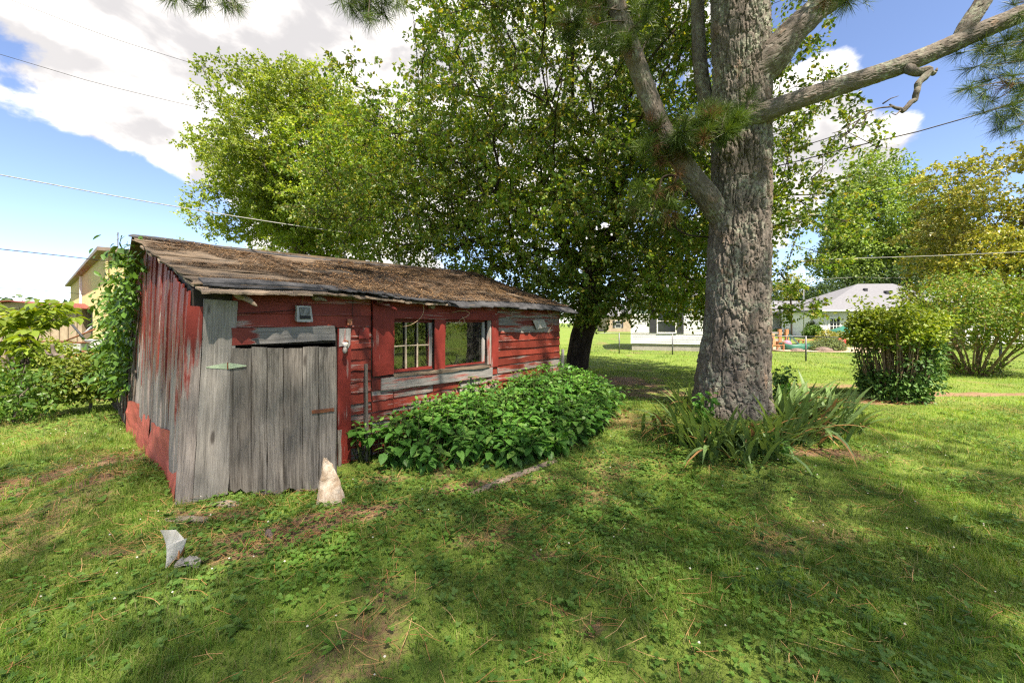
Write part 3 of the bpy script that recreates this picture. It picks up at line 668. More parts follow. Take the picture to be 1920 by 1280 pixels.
# --- side wall of upright boards
side_g = Geo()
ts = [0.0, 2.6, SD]
def roof_under(t): return EAVE + 0.30 * t if t <= 2.6 else EAVE + 0.30 * (2 * 2.6 - t)
prof = [(0.01, 0.0), (SD, 0.0), (SD, roof_under(SD)), (2.6, roof_under(2.6)), (0.01, roof_under(0))]
pf = [LW(t, z, -0.01) for t, z in prof] + [LW(t, z, -0.05) for t, z in prof]
n5 = 5
side_g.add([tuple(p) for p in pf], Q=[(i, (i + 1) % 5, (i + 1) % 5 + 5, i + 5) for i in range(5)] + [(0, 1, 2, 4), (5, 9, 7, 6)], T=[(2, 3, 4), (7, 9, 8)])
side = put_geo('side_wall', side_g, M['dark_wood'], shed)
t = 0.02
while t < SD - .03:
    wv = random.uniform(.10, .165); z0 = random.uniform(0.04, 0.16); z1 = min(roof_under(t), roof_under(t + wv)) - 0.012
    lo, hi = LW(t, z0, 0.0), LW(t, z1, 0.0); x = (hi - lo).normalized(); y = U3 - x * U3.dot(x); y.normalize()
    plank('board', x, y, x.cross(y), lo - y * random.uniform(0.0, .016), (hi - lo).length, wv - .009, 0.02, M['red_side'], side, nseg=7, m=2, rag0=.03, rag1=.01, bow=.006, edge=.003)
    t += wv
# right gable and back wall
g = Geo(); g.add([tuple(FW(SL - .03, z) + V3 * t) for t, z in prof] + [tuple(FW(SL, z) + V3 * t) for t, z in prof], Q=[(i, (i + 1) % 5, (i + 1) % 5 + 5, i + 5) for i in range(5)] + [(0, 1, 2, 4), (5, 9, 7, 6)], T=[(2, 3, 4), (7, 9, 8)])
put_geo('end_wall', g, M['red_lap'], shed)
g = Geo(); a, b = FW(0.03, 0) + V3 * (SD - .03), FW(SL - .03, 0) + V3 * (SD - .03)
g.hexa([tuple(a), tuple(b), tuple(b + V3 * .04), tuple(a + V3 * .04)] + [(p.x, p.y, roof_under(SD)) for p in (a, b, b + V3 * .04, a + V3 * .04)])
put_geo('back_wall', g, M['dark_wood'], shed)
# --- red sheet metal along the foot of the side wall
def sheet(t0, t1, zt0, zt1, seed, tilt_end=0.0):
    r = np.random.default_rng(seed); nu, nv = 12, 6; V = []
    for j in range(nv + 1):
        for i in range(nu + 1):
            a, b = i / nu, j / nv; t = t0 + (t1 - t0) * a; zt = zt0 + (zt1 - zt0) * a + 0.03 * math.sin(a * 5 + seed)
            if j == nv: zt += r.normal(0, .012)
            if i == nu and j > nv - 2: zt -= .03
            z = -0.05 + (zt + .05) * b
            off = 0.022 + 0.02 * (1 - b) + .018 * math.sin(a * 7 + b * 3 + seed) + r.normal(0, .004) + tilt_end * a * a
            V.append(tuple(LW(t + .02 * math.sin(b * 4 + seed) + (0.03 * b if i == nu else 0), z, off)))
    N1 = (nu + 1) * (nv + 1); V2 = [tuple(Vector(v) + U3 * .004) for v in V]; Q = []
    for j in range(nv):
        for i in range(nu):
            k = j * (nu + 1) + i; Q += [(k, k + 1, k + nu + 2, k + nu + 1), (k + N1, k + nu + 1 + N1, k + nu + 2 + N1, k + 1 + N1)]
    return put_geo('metal_skirt', Geo().add(V + V2, Q=Q), M['flashing'], side)
sheet(0.02, 1.70, .60, .52, 1, .03); sheet(1.80, 3.62, .52, .52, 5, .05); sheet(3.85, 5.05, .50, .56, 9)
# --- roof
RX0, RX1 = -0.16, SL + 0.20
def ridge_z(s): return 2.76 + 0.10 * (s / SL) - 0.05 * math.sin(max(0, min(1, s / SL)) * math.pi)
def RP(s, t, up=0.0):
    """a point on the front roof slope, t = 0 over the front wall, 2.6 at the ridge"""
    ze = EAVE + 0.055 + 0.02 * math.sin(s * 1.7); k = t / 2.6
    z = ze + (ridge_z(s) - ze) * k - 0.03 * math.sin(max(0, k) * math.pi) * (0.6 + 0.4 * math.sin(s * 1.1)) + up
    p = C0 + U * s + Vb * t; return Vector((p[0], p[1], z))
def left_edge(t): return 0.02 - 0.20 * max(0, t + .2) / 2.8
roof = put_geo('roof', Geo().hexa([tuple(RP(0.05, -.02, -.06)), tuple(RP(SL - .05, -.02, -.06)), tuple(RP(SL - .05, 2.56, -.06)), tuple(RP(0.05, 2.56, -.06)),
                                   tuple(RP(0.05, -.02, -.04)), tuple(RP(SL - .05, -.02, -.04)), tuple(RP(SL - .05, 2.56, -.04)), tuple(RP(0.05, 2.56, -.04))]), M['dark_wood'], shed)
def slab(name, s0, s1, t0, t1, up, th, mat, seed, parent=roof, nu=40, nv=5, rag=0.02, wav=0.008, curl=0.0, follow=False):
    r = np.random.default_rng(seed); V = []
    e0 = r.normal(0, rag, nu + 1); e0 = (e0 + np.roll(e0, 1)) * .7; l0 = r.normal(0, rag, nv + 1); l1 = r.normal(0, rag, nv + 1)
    hn = fbm(np.stack(np.meshgrid(np.linspace(0, (s1 - s0) * 3, nu + 1), np.linspace(0, (t1 - t0) * 5, nv + 1)), -1), 3, seed) - .5
    for lay in (0, 1):
        for j in range(nv + 1):
            for i in range(nu + 1):
                a, b = i / nu, j / nv; t = t0 + (t1 - t0) * b + (e0[i] if j == 0 else 0)
                sL = (left_edge(t) if follow else s0); s = sL + (s1 - sL) * a
                if i == 0: s += l0[j]
                if i == nu: s += l1[j]
                q = RP(s, t, up - th * lay + wav * 2 * hn[j, i] + curl * (1 - b) ** 3)
                V.append(tuple(q))
    N1 = (nu + 1) * (nv + 1); Q = []
    for j in range(nv):
        for i in range(nu):
            k = j * (nu + 1) + i; Q += [(k, k + 1, k + nu + 2, k + nu + 1), (k + N1, k + nu + 1 + N1, k + nu + 2 + N1, k + 1 + N1)]
    for i in range(nu):
        Q.append((i, i + N1, i + 1 + N1, i + 1)); k = nv * (nu + 1) + i; Q.append((k, k + 1, k + 1 + N1, k + N1))
    for j in range(nv):
        k = j * (nu + 1); Q.append((k, k + nu + 1, k + nu + 1 + N1, k + N1)); k += nu; Q.append((k, k + N1, k + nu + 1 + N1, k + nu + 1))
    return put_geo(name, Geo().add(V, Q=Q), mat, parent, M=basis(U3, V3, Z3, RP(s0, t0)))
# deck boards (ends show at the ragged rake), then rolled roofing in overlapping courses
tt = -0.16
k = 0
while tt < 2.55:
    slab('deck_board', left_edge(tt) + random.uniform(-.02, .05), RX1 - random.uniform(.02, .09), tt, min(tt + .19, 2.58), -0.012, .022, M['rot_wood'], 300 + k, nu=10, nv=1, rag=.006, wav=0.0); tt += .195; k += 1
tt = -0.10; k = 0
while tt < 2.5:
    slab('roofing_course', 0, RX1 + .02, tt, min(tt + .50, 2.66), 0.016 + .0, .008, M['roofing'], 340 + k, nu=48, nv=4, rag=.016, wav=.010, curl=.012, follow=True); tt += .40; k += 1
slab('ridge_cap', -.2, SL * .98, 2.50, 2.72, .03, .012, M['tar'], 371, nu=40, nv=2, rag=.02, wav=.012)
# torn tar paper and rotten boards hanging along the eave
slab('tar_paper_strip', 0.06, 1.10, -.10, .10, .040, .030, M['tar'], 401, nu=24, nv=3, rag=.006, wav=.010)
slab('tar_paper_strip', 0.10, 1.30, -.16, .0, .024, .012, M['tar'], 402, nu=24, nv=2, rag=.012, wav=.012)
slab('tar_paper_strip', 1.12, 2.00, -.23, .10, .034, .014, M['tar'], 403, nu=24, nv=3, rag=.035, wav=.016, curl=.02)
slab('tar_paper_strip', 1.75, 2.9, -.24, .08, .028, .012, M['tar'], 404, nu=26, nv=3, rag=.04, wav=.015)
slab('tar_paper_strip', 2.8, 4.3, -.25, .05, .026, .020, M['tar'], 405, nu=30, nv=3, rag=.022, wav=.012, curl=-.05)
slab('tar_paper_strip', 4.2, RX1 + .06, -.27, .09, .022, .018, M['tar'], 406, nu=34, nv=3, rag=.022, wav=.012, curl=-.06)
slab('eave_board', 0.02, 0.95, -.27, -.08, -.005, .018, M['rot_wood'], 411, nu=26, nv=2, rag=.014, wav=.004)
slab('eave_board', 0.80, 1.48, -.23, -.06, .004, .016, M['rot_wood'], 412, nu=20, nv=2, rag=.014, wav=.006)
slab('eave_board', 1.42, 2.12, -.25, -.05, -.004, .016, M['rot_wood'], 413, nu=20, nv=2, rag=.020, wav=.008)
slab('eave_board', 2.1, 3.3, -.21, -.05, -.016, .018, M['rot_wood'], 414, nu=26, nv=2, rag=.02, wav=.006)
# rear slope
g = Geo(); q = [RP(left_edge(2.6), 2.62, .02), RP(RX1, 2.62, .02)]; e = [Vector((*(C0 + U * s + Vb * (SD + .25)), 1.98)) for s in (-.1, RX1)]
g.hexa([tuple(q[0] - Z3 * .04), tuple(q[1] - Z3 * .04), tuple(e[1] - Z3 * .04), tuple(e[0] - Z3 * .04), tuple(q[0]), tuple(q[1]), tuple(e[1]), tuple(e[0])])
put_geo('rear_slope', g, M['roofing'], roof)
# rafter tails
def tail(s, drop, L, side_, thick=.05, mat='rot_wood', up=-.03):
    a = RP(s, 0.12, up - .04); b = RP(s, -0.10, up - .05) ; c = b - V3 * L - Z3 * drop + U3 * side_
    pts, rad = resample([a, b, (b + c) / 2 + Z3 * .012, c], [thick, thick, thick * .8, thick * .35], .03)
    rad = rad * (1 + rng.normal(0, .10, len(rad))); rad[-1] *= .5
    put_geo('rafter_tail', Geo().tube(pts, rad, 6), M[mat], roof)
tail(0.34, .10, .17, .10, .035); tail(1.05, .03, .05, .10, .028); tail(1.80, .09, .14, .17, .035, 'red_trim'); tail(2.62, .0, .04, 0, .04)
tail(3.3, .02, .04, 0, .035); tail(4.05, .02, .04, 0, .035); tail(4.9, .02, .04, 0, .035)
# pine needles lying on the roof
g = Geo(); n = 30000; s_ = rng.uniform(-.1, RX1, n); t_ = rng.uniform(-.15, 2.6, n)
dn = fbm(np.stack([s_ * 1.2, t_ * 2.2], -1), 4, 5); kk = (dn + 0.16 * np.clip((s_ - .8) / 2, -.5, 1) > 0.47) & (s_ > np.array([left_edge(x) for x in t_]) + .05) & ~((t_ < .12) & (s_ < 1.3)); s_, t_ = s_[kk], t_[kk]
cc = np.array([tuple(RP(a, b, .03 + random.random() * .02)) for a, b in zip(s_, t_)]); n = len(cc)
slope = (Vb[0], Vb[1], .31); an = rng.normal(0, .75, n); L_ = rng.uniform(.06, .13, n)
d = np.cos(an)[:, None] * np.array([U[0], U[1], .015]) + np.sin(an)[:, None] * np.array(slope) * .95
nn_ = np.cross(d, np.array([0, 0, 1.0])); nn_ /= np.linalg.norm(nn_, axis=1)[:, None]
w_ = nn_ * .0030
V = np.stack([cc - d * L_[:, None] / 2 - w_, cc - d * L_[:, None] / 2 + w_, cc + d * L_[:, None] / 2 + w_, cc + d * L_[:, None] / 2 - w_], 1)
g.add(V.reshape(-1, 3), Q=np.arange(n)[:, None] * 4 + np.array([[0, 1, 2, 3]]))
M['roof_needles'] = leafmat('roof_needles', [(0.20, 0.115, 0.06), (0.15, 0.09, 0.05), (0.28, 0.175, 0.095), (0.12, 0.08, 0.055)], 0.05, 0.75, 0.1, 0.15, 1, (1, 1, 1))
put_geo('roof_needles', g, M['roof_needles'], kind='stuff', label='rust brown pine needles matted on the shed roof')

# ------------------------------------------------------------------ small things on and by the shed
# floodlight / vent box under the eave
g = Geo(); bo = FW(fs(563), 1.80, .03); bz = 1.72
bxm = basis(U3, V3, Z3, FW(fs(548), 1.66, .02))
def loc_geo(lst): 
    gg_ = Geo()
    for c, s in lst: gg_.box(c, s)
    return gg_
lbox = empty('wall_vent_box', FW(fs(562), 1.66, .02), 'grey metal louvred box hung under the shed eave', 'vent')
h = Geo(); h.hexa([(0, -.10, 0), (.165, -.10, 0), (.15, 0, .02), (.015, 0, .02), (.01, -.075, .17), (.155, -.075, .17), (.145, 0, .18), (.02, 0, .18)])
put('housing', h.mesh('housing'), M['box_metal'], lbox, bxm)
h = Geo(); h.hexa([(.03, -.106, .03), (.140, -.106, .03), (.140, -.09, .03), (.03, -.09, .03), (.034, -.086, .15), (.136, -.086, .15), (.136, -.07, .15), (.034, -.07, .15)])
put('dark_grille', h.mesh('dark_grille'), M['black'], lbox, bxm)
for i in range(9):
    x = .038 + i * .0118; h = Geo(); h.hexa([(x, -.108, .065), (x + .005, -.108, .065), (x + .005, -.104, .065), (x, -.104, .065), (x, -.091, .145), (x + .005, -.091, .145), (x + .005, -.087, .145), (x, -.087, .145)])
    put('slat', h.mesh('slat'), M['box_metal'], lbox, bxm)
put_geo('bracket', Geo().tube([tuple(FW(fs(562), 1.83, .06)), tuple(FW(fs(562), 1.95, .08))], .008, 6), M['rust'], lbox)
# lamp holder and bulb on the door jamb
lh = empty('lamp_holder', FW(1.40, 1.40, .08), 'white porcelain lamp holder with a bulb on the weathered jamb', 'lamp holder')
a = FW(1.385, 1.42, .09); dr = (Vector((-.3, 0, -1)) - V3 * .5).normalized()
put_geo('socket', Geo().tube([tuple(a), tuple(a + dr * .02), tuple(a + dr * .045), tuple(a + dr * .05)], [.030, .033, .020, .015], 12), M['porcelain'], lh, True)
put_geo('bulb', Geo().tube([tuple(a + dr * x) for x in (.05, .07, .10, .12, .13)], [.012, .022, .028, .018, .004], 12), M['plastic_film'], lh, True)
put_geo('arm', Geo().tube([tuple(FW(1.42, 1.40, .06)), tuple(FW(1.40, 1.435, .12)), tuple(FW(1.36, 1.45, .12))], .008, 6), M['copper'], lh, True)
def cable(name, pts, r, mat, label, cat='cord', grp=None):
    p, rr = resample([tuple(x) for x in pts], [r] * len(pts), .04)
    return put_geo(name, Geo().tube(p, rr, 5), M[mat], None, True, M=Matrix.Translation(Vector(pts[0])), label=label, cat=cat, group=grp)
cable('hanging_cord', [FW(2.46, 1.93, .10), FW(2.45, 1.80, .12), FW(2.38, 1.70, .13), FW(2.25, 1.62, .11), FW(2.16, 1.60, .07)], .004, 'cord', 'thin pale cord curling down over the six-pane window')
cable('loose_cord', [FW(3.0, 1.80, .07), FW(3.15, 1.83, .10), FW(3.3, 1.80, .11), FW(3.22, 1.74, .12), FW(3.12, 1.70, .10), FW(3.08, 1.64, .09), FW(3.16, 1.62, .09), FW(3.22, 1.68, .09), FW(3.17, 1.74, .08)], .005, 'cord', 'tangled pale cord above the single large window')
cable('corner_cord', [FW(5.35, 1.90, .05), FW(5.42, 1.75, .07), FW(5.50, 1.62, .06), FW(5.40, 1.52, .06), FW(5.38, 1.44, .06)], .004, 'cord', 'short pale cord hanging near the far end of the shed wall')
cable('wall_cable', [FW(.33, 1.74, .055), FW(.6, 1.76, .055), FW(.9, 1.79, .055)], .003, 'black', 'thin black cable running along the red boards over the door')
cable('drop_cable', [FW(1.50, 1.93, .05), FW(1.49, 1.80, .045), FW(1.50, 1.70, .045), FW(1.47, 1.60, .06)], .003, 'black', 'thin dark cable dropping to the lamp holder')
put_geo('junction_plate', Geo().box(tuple(FW(1.455, 1.66, .052)), (.055, .012, .07), math.atan2(U[1], U[0])), M['copper'], label='small rusty junction plate above the door jamb', cat='plate')
g = Geo(); pv = [FW(4.88, 1.70, .06), FW(5.22, 1.71, .06), FW(5.30, 1.57, .075), FW(4.98, 1.53, .075)]; g.hexa([tuple(p) for p in pv] + [tuple(p - V3 * .006) for p in pv])
put_geo('tin_patch', g, M['pale_wood'], label='torn pale sheet nailed on the boards at the far end', cat='patch')
g = Geo(); pv = [FW(1.57, 1.46, .05), FW(1.70, 1.455, .05), FW(1.705, 1.58, .04), FW(1.63, 1.60, .04), FW(1.58, 1.56, .042)]
g.add([tuple(p) for p in pv] + [tuple(p - V3 * .004) for p in pv], Q=[(5, 6, 7, 8), (0, 1, 6, 5), (1, 2, 7, 6), (2, 3, 8, 7), (3, 4, 9, 8), (4, 0, 5, 9)], T=[(5, 8, 9)])
put_geo('wooden_patch', g, M['red_trim'], label='small faded red patch on the siding beside the jamb', cat='patch')
# sticks
st = FW(1.62, 0, .10)
M['stick'] = M['grey_wood']
plank('leaning_stick', (Z3 + U3 * .02 - V3 * -.05).normalized(), V3, (Z3 + U3 * .02).cross(V3), FW(1.625, 0.0, .14), 1.16, .035, .03, M['grey_wood'], None, nseg=6, edge=.002)
o = bpy.data.objects['leaning_stick']; o['label'] = 'slim grey stick standing against the red siding'; o['category'] = 'stick'
plank('leaning_board', (Z3 + U3 * .05).normalized(), V3, (Z3 + U3 * .05).cross(V3), FW(SL + .10, 0.0, .0), 1.12, .06, .03, M['header'], None, nseg=6, edge=.003)
o = bpy.data.objects['leaning_board']; o['label'] = 'narrow red board leaning at the far corner of the shed'; o['category'] = 'board'
# pointed stone
def rock_mesh(pts_prof, seed, name, mat, label, cat, loc, squash=.6, rz=0.0, rough=.05):
    V = []; ns = 11; r = np.random.default_rng(seed)
    for (z, x0, x1) in pts_prof:
        for k in range(ns):
            a = 2 * math.pi * k / ns; cx_, rx = (x0 + x1) / 2, (x1 - x0) / 2
            V.append((cx_ + rx * math.copysign(abs(math.cos(a)) ** .75, math.cos(a)), rx * squash * math.copysign(abs(math.sin(a)) ** .75, math.sin(a)) + z * .12, z))
    V = np.array(V); nz = fbm(V * 9, 4, seed) - .5; c = V.mean(0); dd = V - c; V = V + dd * nz[:, None] * rough * 11 * .5 + r.normal(0, .0045, V.shape)
    cs, sn = math.cos(rz), math.sin(rz); V = V @ np.array([(cs, -sn, 0), (sn, cs, 0), (0, 0, 1)]).T + np.array(loc)
    L_ = len(pts_prof); g = Geo(); Q = [(i * ns + k, i * ns + (k + 1) % ns, (i + 1) * ns + (k + 1) % ns, (i + 1) * ns + k) for i in range(L_ - 1) for k in range(ns)]
    T = [(0, (k + 1) % ns, k) for k in range(1, ns - 1)] + [((L_ - 1) * ns, (L_ - 1) * ns + k, (L_ - 1) * ns + (k + 1) % ns) for k in range(1, ns - 1)]
    return put_geo(name, g.add(V, Q=Q, T=T), mat, None, False, M=Matrix.Translation(Vector(loc)), label=label, cat=cat)
sp = G(611, 948)
zs_ = np.array([-.04, .02, .08, .13, .19, .24, .30, .34, .375, .40]); prof_s = []
for z in zs_:
    k = max(0, z) / .40
    xl = -0.115 + 0.05 * k ** 1.1 + .004 * math.sin(z * 31); xr = 0.135 - 0.175 * k ** 1.9 + .006 * math.sin(z * 23 + 1)
    if z > .385: xr = xl + .02
    prof_s.append((z, xl, max(xl + .012, xr)))
rock_mesh(prof_s, 11, 'pointed_stone', M['stone'], 'tall pointed pale limestone propped at the foot of the grey door', 'stone', (sp.x, sp.y + .06, 0.0), .32, .1, .025)
# bent white sheet and scraps in the grass
q = G(312, 1062); g = Geo(); nu, nv = 5, 8; V = []
for j in range(nv + 1):
    for i in range(nu + 1):
        a, b = i / nu, j / nv
        wdt = .058 * (1 - abs(b - .45) * 1.3) if b > .45 else .058 * (.15 + b * 1.6)
        V.append((q.x - .028 + a * wdt + .02 * (1 - b), q.y + .10 * a + .03 * math.sin(b * 3) - .02 * b, b * .265 - .03 * a * b - .01 + .02 * a * (1 if b < .6 else -1)))
N1 = len(V); V2 = [(x + .002, y + .003, z) for x, y, z in V]; Q = []
for j in range(nv):
    for i in range(nu):
        k = j * (nu + 1) + i; Q += [(k, k + 1, k + nu + 2, k + nu + 1), (k + N1, k + nu + 1 + N1, k + nu + 2 + N1, k + 1 + N1)]
put_geo('bent_sheet', g.add(V + V2, Q=Q), M['white'], None, M=Matrix.Translation(q), label='bent white metal scrap standing upright in the grass', cat='scrap')
def crumple(name, px, py, sx, sy, sz, mat, label, cat, seed):
    q = G(px, py); g = Geo(); nu, nv = 12, 7; V = []
    a_, b_ = np.meshgrid(np.linspace(-1, 1, nu + 1), np.linspace(-1, 1, nv + 1)); r_ = np.clip(1 - (a_ ** 2 + b_ ** 2) * .6, 0, 1)
    hh = r_ * .5 + (fbm(np.stack([a_ * 3, b_ * 3], -1) + seed, 3, seed)) * r_
    V = np.stack([q.x + a_ * sx, q.y + b_ * sy * (1 - .3 * a_ ** 2), gz(q.x, q.y) + .01 + hh * sz], -1).reshape(-1, 3)
    Q = [(j * (nu + 1) + i, j * (nu + 1) + i + 1, (j + 1) * (nu + 1) + i + 1, (j + 1) * (nu + 1) + i) for j in range(nv) for i in range(nu)]
    V2 = V - np.array([0, 0, .012]); Q2 = [tuple(x + len(V) for x in f[::-1]) for f in Q]
    return put_geo(name, g.add(np.vstack([V, V2]), Q=Q + Q2), mat, None, M=Matrix.Translation(q), label=label, cat=cat)
crumple('plastic_scrap', 355, 1052, .085, .04, .05, M['plastic_film'], 'crumpled greyish film scrap lying beside the bent white sheet', 'scrap', 3)
crumple('flat_plate', 425, 944, .13, .05, .03, M['dull_stone'], 'flat grey metal piece lying under the door planks', 'scrap', 5)
crumple('flat_stone', 350, 975, .18, .05, .02, M['dull_stone'], 'flat pale stone slab half buried before the door', 'stone', 8)
crumple('pine_cone', 505, 1003, .035, .03, .06, M['rock'], 'small dark pine cone on the needles before the door', 'cone', 9)
# brick behind the bent sheet
put_geo('red_brick', Geo().box(tuple(G(333, 1042) + Z3 * .03), (.05, .10, .06), .4), M['orange_wood'], None, M=Matrix.Translation(G(333, 1042)), label='half brick beside the bent white sheet', cat='brick')
# grey log edging
a, b = G(878, 926), G(1010, 876)
p, rr = resample([tuple(a + Z3 * .01), tuple((a * .6 + b * .4) + Z3 * .035), tuple(b + Z3 * .03), tuple(b + (b - a) * .3 + Z3 * .02)], [.030, .042, .045, .04], .05)
V, Q, T = tube_np(p, rr * (1 + rng.normal(0, .06, len(p))), 9); V[:, 2] = gz(a.x, a.y) + (V[:, 2] - .02) * .7 + .005
put_geo('split_log', Geo().add(V, Q, T), M['rot_wood'], None, M=Matrix.Translation(a), label='weathered split log lying before the leafy bush', cat='log')
# ================================================================== VEGETATION
# ---- leaf templates (x along the leaf, unit length)
def leaf_template(wid=0.5, fold=0.12, droop=0.15, n=3):
    xs_ = np.linspace(0, 1, n + 2); V = []; Q = []; T = []
    for i, x in enumerate(xs_):
        hw = wid / 2 * math.sin(math.pi * x ** 0.75) ** 0.85 if 0 < x < 1 else 0.0
        z = -droop * x * x
        if hw == 0: V.append((x, 0, z))
        else: V += [(x, -hw, z + fold * hw * 2), (x, 0, z), (x, hw, z + fold * hw * 2)]
    m = n
    T += [(0, 1, 2), (0, 2, 3)]
    for i in range(m - 1):
        a = 1 + i * 3; Q += [(a, a + 3, a + 4, a + 1), (a + 1, a + 4, a + 5, a + 2)]
    a = 1 + (m - 1) * 3; e = 1 + m * 3; T += [(a, e, a + 1), (a + 1, e, a + 2)]
    return V, Q, T
DIAMOND = ([(0, 0, 0), (.5, -.33, .10), (1, 0, -.08), (.5, .33, .10)], [(0, 1, 2, 3)], None)
HEXLEAF = ([(0, 0, 0), (.3, -.3, .07), (.7, -.25, .05), (1, 0, -.12), (.7, .25, .05), (.3, .3, .07)], [(0, 1, 2, 3), (0, 3, 4, 5)], None)

def grow(root_pts, targets, bias=0.28, seg=0.7, wob=0.10, seed=1, up=0.05):
    """join target points into one branching skeleton; returns nodes, parent index, is_target"""
    r = np.random.default_rng(seed)
    nodes = [np.array(p, float) for p in root_pts]; par = [-1] + list(range(len(root_pts) - 1)); path = [0.0]
    for i in range(1, len(nodes)): path.append(0.0 if i < 2 else path[-1] + 0.25 * np.linalg.norm(nodes[i] - nodes[i - 1]))
    tgt = [False] * len(nodes); top = nodes[-1]; minj = max(0, len(root_pts) - 3)
    order = np.argsort(np.linalg.norm(targets - top, axis=1))
    cap_ = len(targets) * 6 + 100; NP = np.zeros((cap_, 3)); PL = np.zeros(cap_); n = len(nodes); NP[:n] = nodes; PL[:n] = path; PL[:minj] = 50
    for oi in order:
        p = targets[oi]; d = np.linalg.norm(NP[:n] - p, axis=1); j = int(np.argmin(d + bias * PL[:n])); a = NP[j].copy(); L = d[j]; k = max(1, int(L / seg))
        prev = j; side_ = r.normal(0, wob * L, 3)
        for q in range(1, k + 1):
            if n >= cap_ - 2: break
            f = q / k; x = a + (p - a) * f + (side_ + np.array([0, 0, up * L])) * math.sin(math.pi * f) * (1 if k > 1 else 0)
            NP[n] = x; PL[n] = PL[prev] + np.linalg.norm(x - NP[prev]); par.append(prev); tgt.append(q == k); prev = n; n += 1
    return NP[:n], np.array(par), np.array(tgt)
def radii_of(par, tip=0.006, ex=2.3, mx=9.0):
    n = len(par); acc = np.zeros(n)
    for i in range(n - 1, -1, -1):
        if acc[i] == 0: acc[i] = tip ** ex
        if par[i] >= 0: acc[par[i]] += acc[i]
    return np.minimum(acc ** (1 / ex), mx)
def branches(geo, nodes, par, rad, minr=0.0, sides=(8, 5, 3)):
    n = len(nodes); kids = [[] for _ in range(n)]
    for i in range(n):
        if par[i] >= 0: kids[par[i]].append(i)
    starts = [(0, None)]
    while starts:
        i, frm = starts.pop(); chain = ([frm] if frm is not None else []) + [i]
        while kids[i]:
            ks = sorted(kids[i], key=lambda c: -rad[c]); 
            for c in ks[1:]: starts.append((c, i))
            i = ks[0]; chain.append(i)
        if len(chain) < 2: continue
        rr = rad[chain].copy()
        if frm is not None: rr[0] = min(rr[0], rr[1] * 1.15)
        if rr.max() < minr: continue
        s = sides[0] if rr.max() > .06 else sides[1] if rr.max() > .02 else sides[2]
        V, Q, T = tube_np(nodes[chain], rr, s, False); geo.add(V, Q)
def ellipsoid_pts(n, c, r, rg, shell=0.45, seed=0, rough=0.25, zmin=-9):
    out = []
    while sum(len(o) for o in out) < n:
        d = rdir(n * 2, rg); rad = rg.uniform(shell ** 3, 1, n * 2) ** (1 / 3)
        lum = 1 - rough + 2 * rough * fbm(d * 1.7 + seed * 3.3, 2, seed)
        p = np.array(c) + d * np.array(r) * (rad * lum)[:, None]; out.append(p[p[:, 2] > zmin])
    return np.concatenate(out)[:n]
def thin(p, dmin):
    """drop points closer than dmin"""
    keep = []; cells = {}
    for i, q in enumerate(p):
        k = tuple(np.floor(q / dmin).astype(int)); ok = True
        for a in (-1, 0, 1):
            for b in (-1, 0, 1):
                for c in (-1, 0, 1):
                    for j in cells.get((k[0] + a, k[1] + b, k[2] + c), ()):
                        if np.sum((p[j] - q) ** 2) < dmin * dmin: ok = False; break
        if ok: keep.append(i); cells.setdefault(k, []).append(i)
    return p[keep]
def foliage(geo, pts, per, spread, size, rg, tmpl=DIAMOND, droop=0.5, flat=0.7, out_c=None, twigs=0, tgeo=None):
    n = len(pts) * per; c = np.repeat(pts, per, 0)
    if twigs:       # leaves strung along short twigs that leave each branch tip
        m = len(pts) * twigs; td = rdir(m, rg) * np.array([1, 1, .75]); td[:, 2] += .10; tl = spread * 2.0 * rg.uniform(.6, 1.25, m); tb = np.repeat(pts, twigs, 0); te = tb + td * tl[:, None]; te[:, 2] -= .12 * tl
        if tgeo is not None:
            a = np.cross(td, rdir(m, rg)); a /= np.linalg.norm(a, axis=1)[:, None]; b = np.cross(td, a); r_ = .0045
            V = np.stack([tb + a * r_, tb - a * r_ * .5 + b * r_ * .87, tb - a * r_ * .5 - b * r_ * .87, te], 1); o = np.arange(m)[:, None] * 4; tgeo.add(V.reshape(-1, 3), T=np.concatenate([o + np.array([[i, (i + 1) % 3, 3]]) for i in range(3)]))
        k = np.repeat(np.arange(len(pts)) * twigs, per) + rg.integers(0, twigs, n); f = rg.uniform(.12, 1.05, n) ** .8
        pos = tb[k] + (te[k] - tb[k]) * f[:, None] + rg.normal(size=(n, 3)) * spread * .13
        d = td[k] * .6 + rdir(n, rg) * .9; d[:, 2] -= droop; nrm = rdir(n, rg) * .7; nrm[:, 2] += .65
        scatter(geo, tmpl[0], tmpl[1], tmpl[2], pos, rotmats(d, nrm), size * rg.uniform(.55, 1.3, n)); return
    off = rdir(n, rg) * (spread * 1.75 * rg.random(n) ** .45)[:, None]; off[:, 2] *= flat; pos = c + off
    d = off / (np.linalg.norm(off, axis=1)[:, None] + 1e-6) + rdir(n, rg) * .8; d[:, 2] -= droop
    if out_c is not None:
        o = pos - np.array(out_c); o /= np.linalg.norm(o, axis=1)[:, None] + 1e-6; d += .4 * o
    nrm = rdir(n, rg) * .75; nrm[:, 2] += .65
    R = rotmats(d, nrm); scatter(geo, tmpl[0], tmpl[1], tmpl[2], pos, R, size * rg.uniform(.65, 1.25, n))

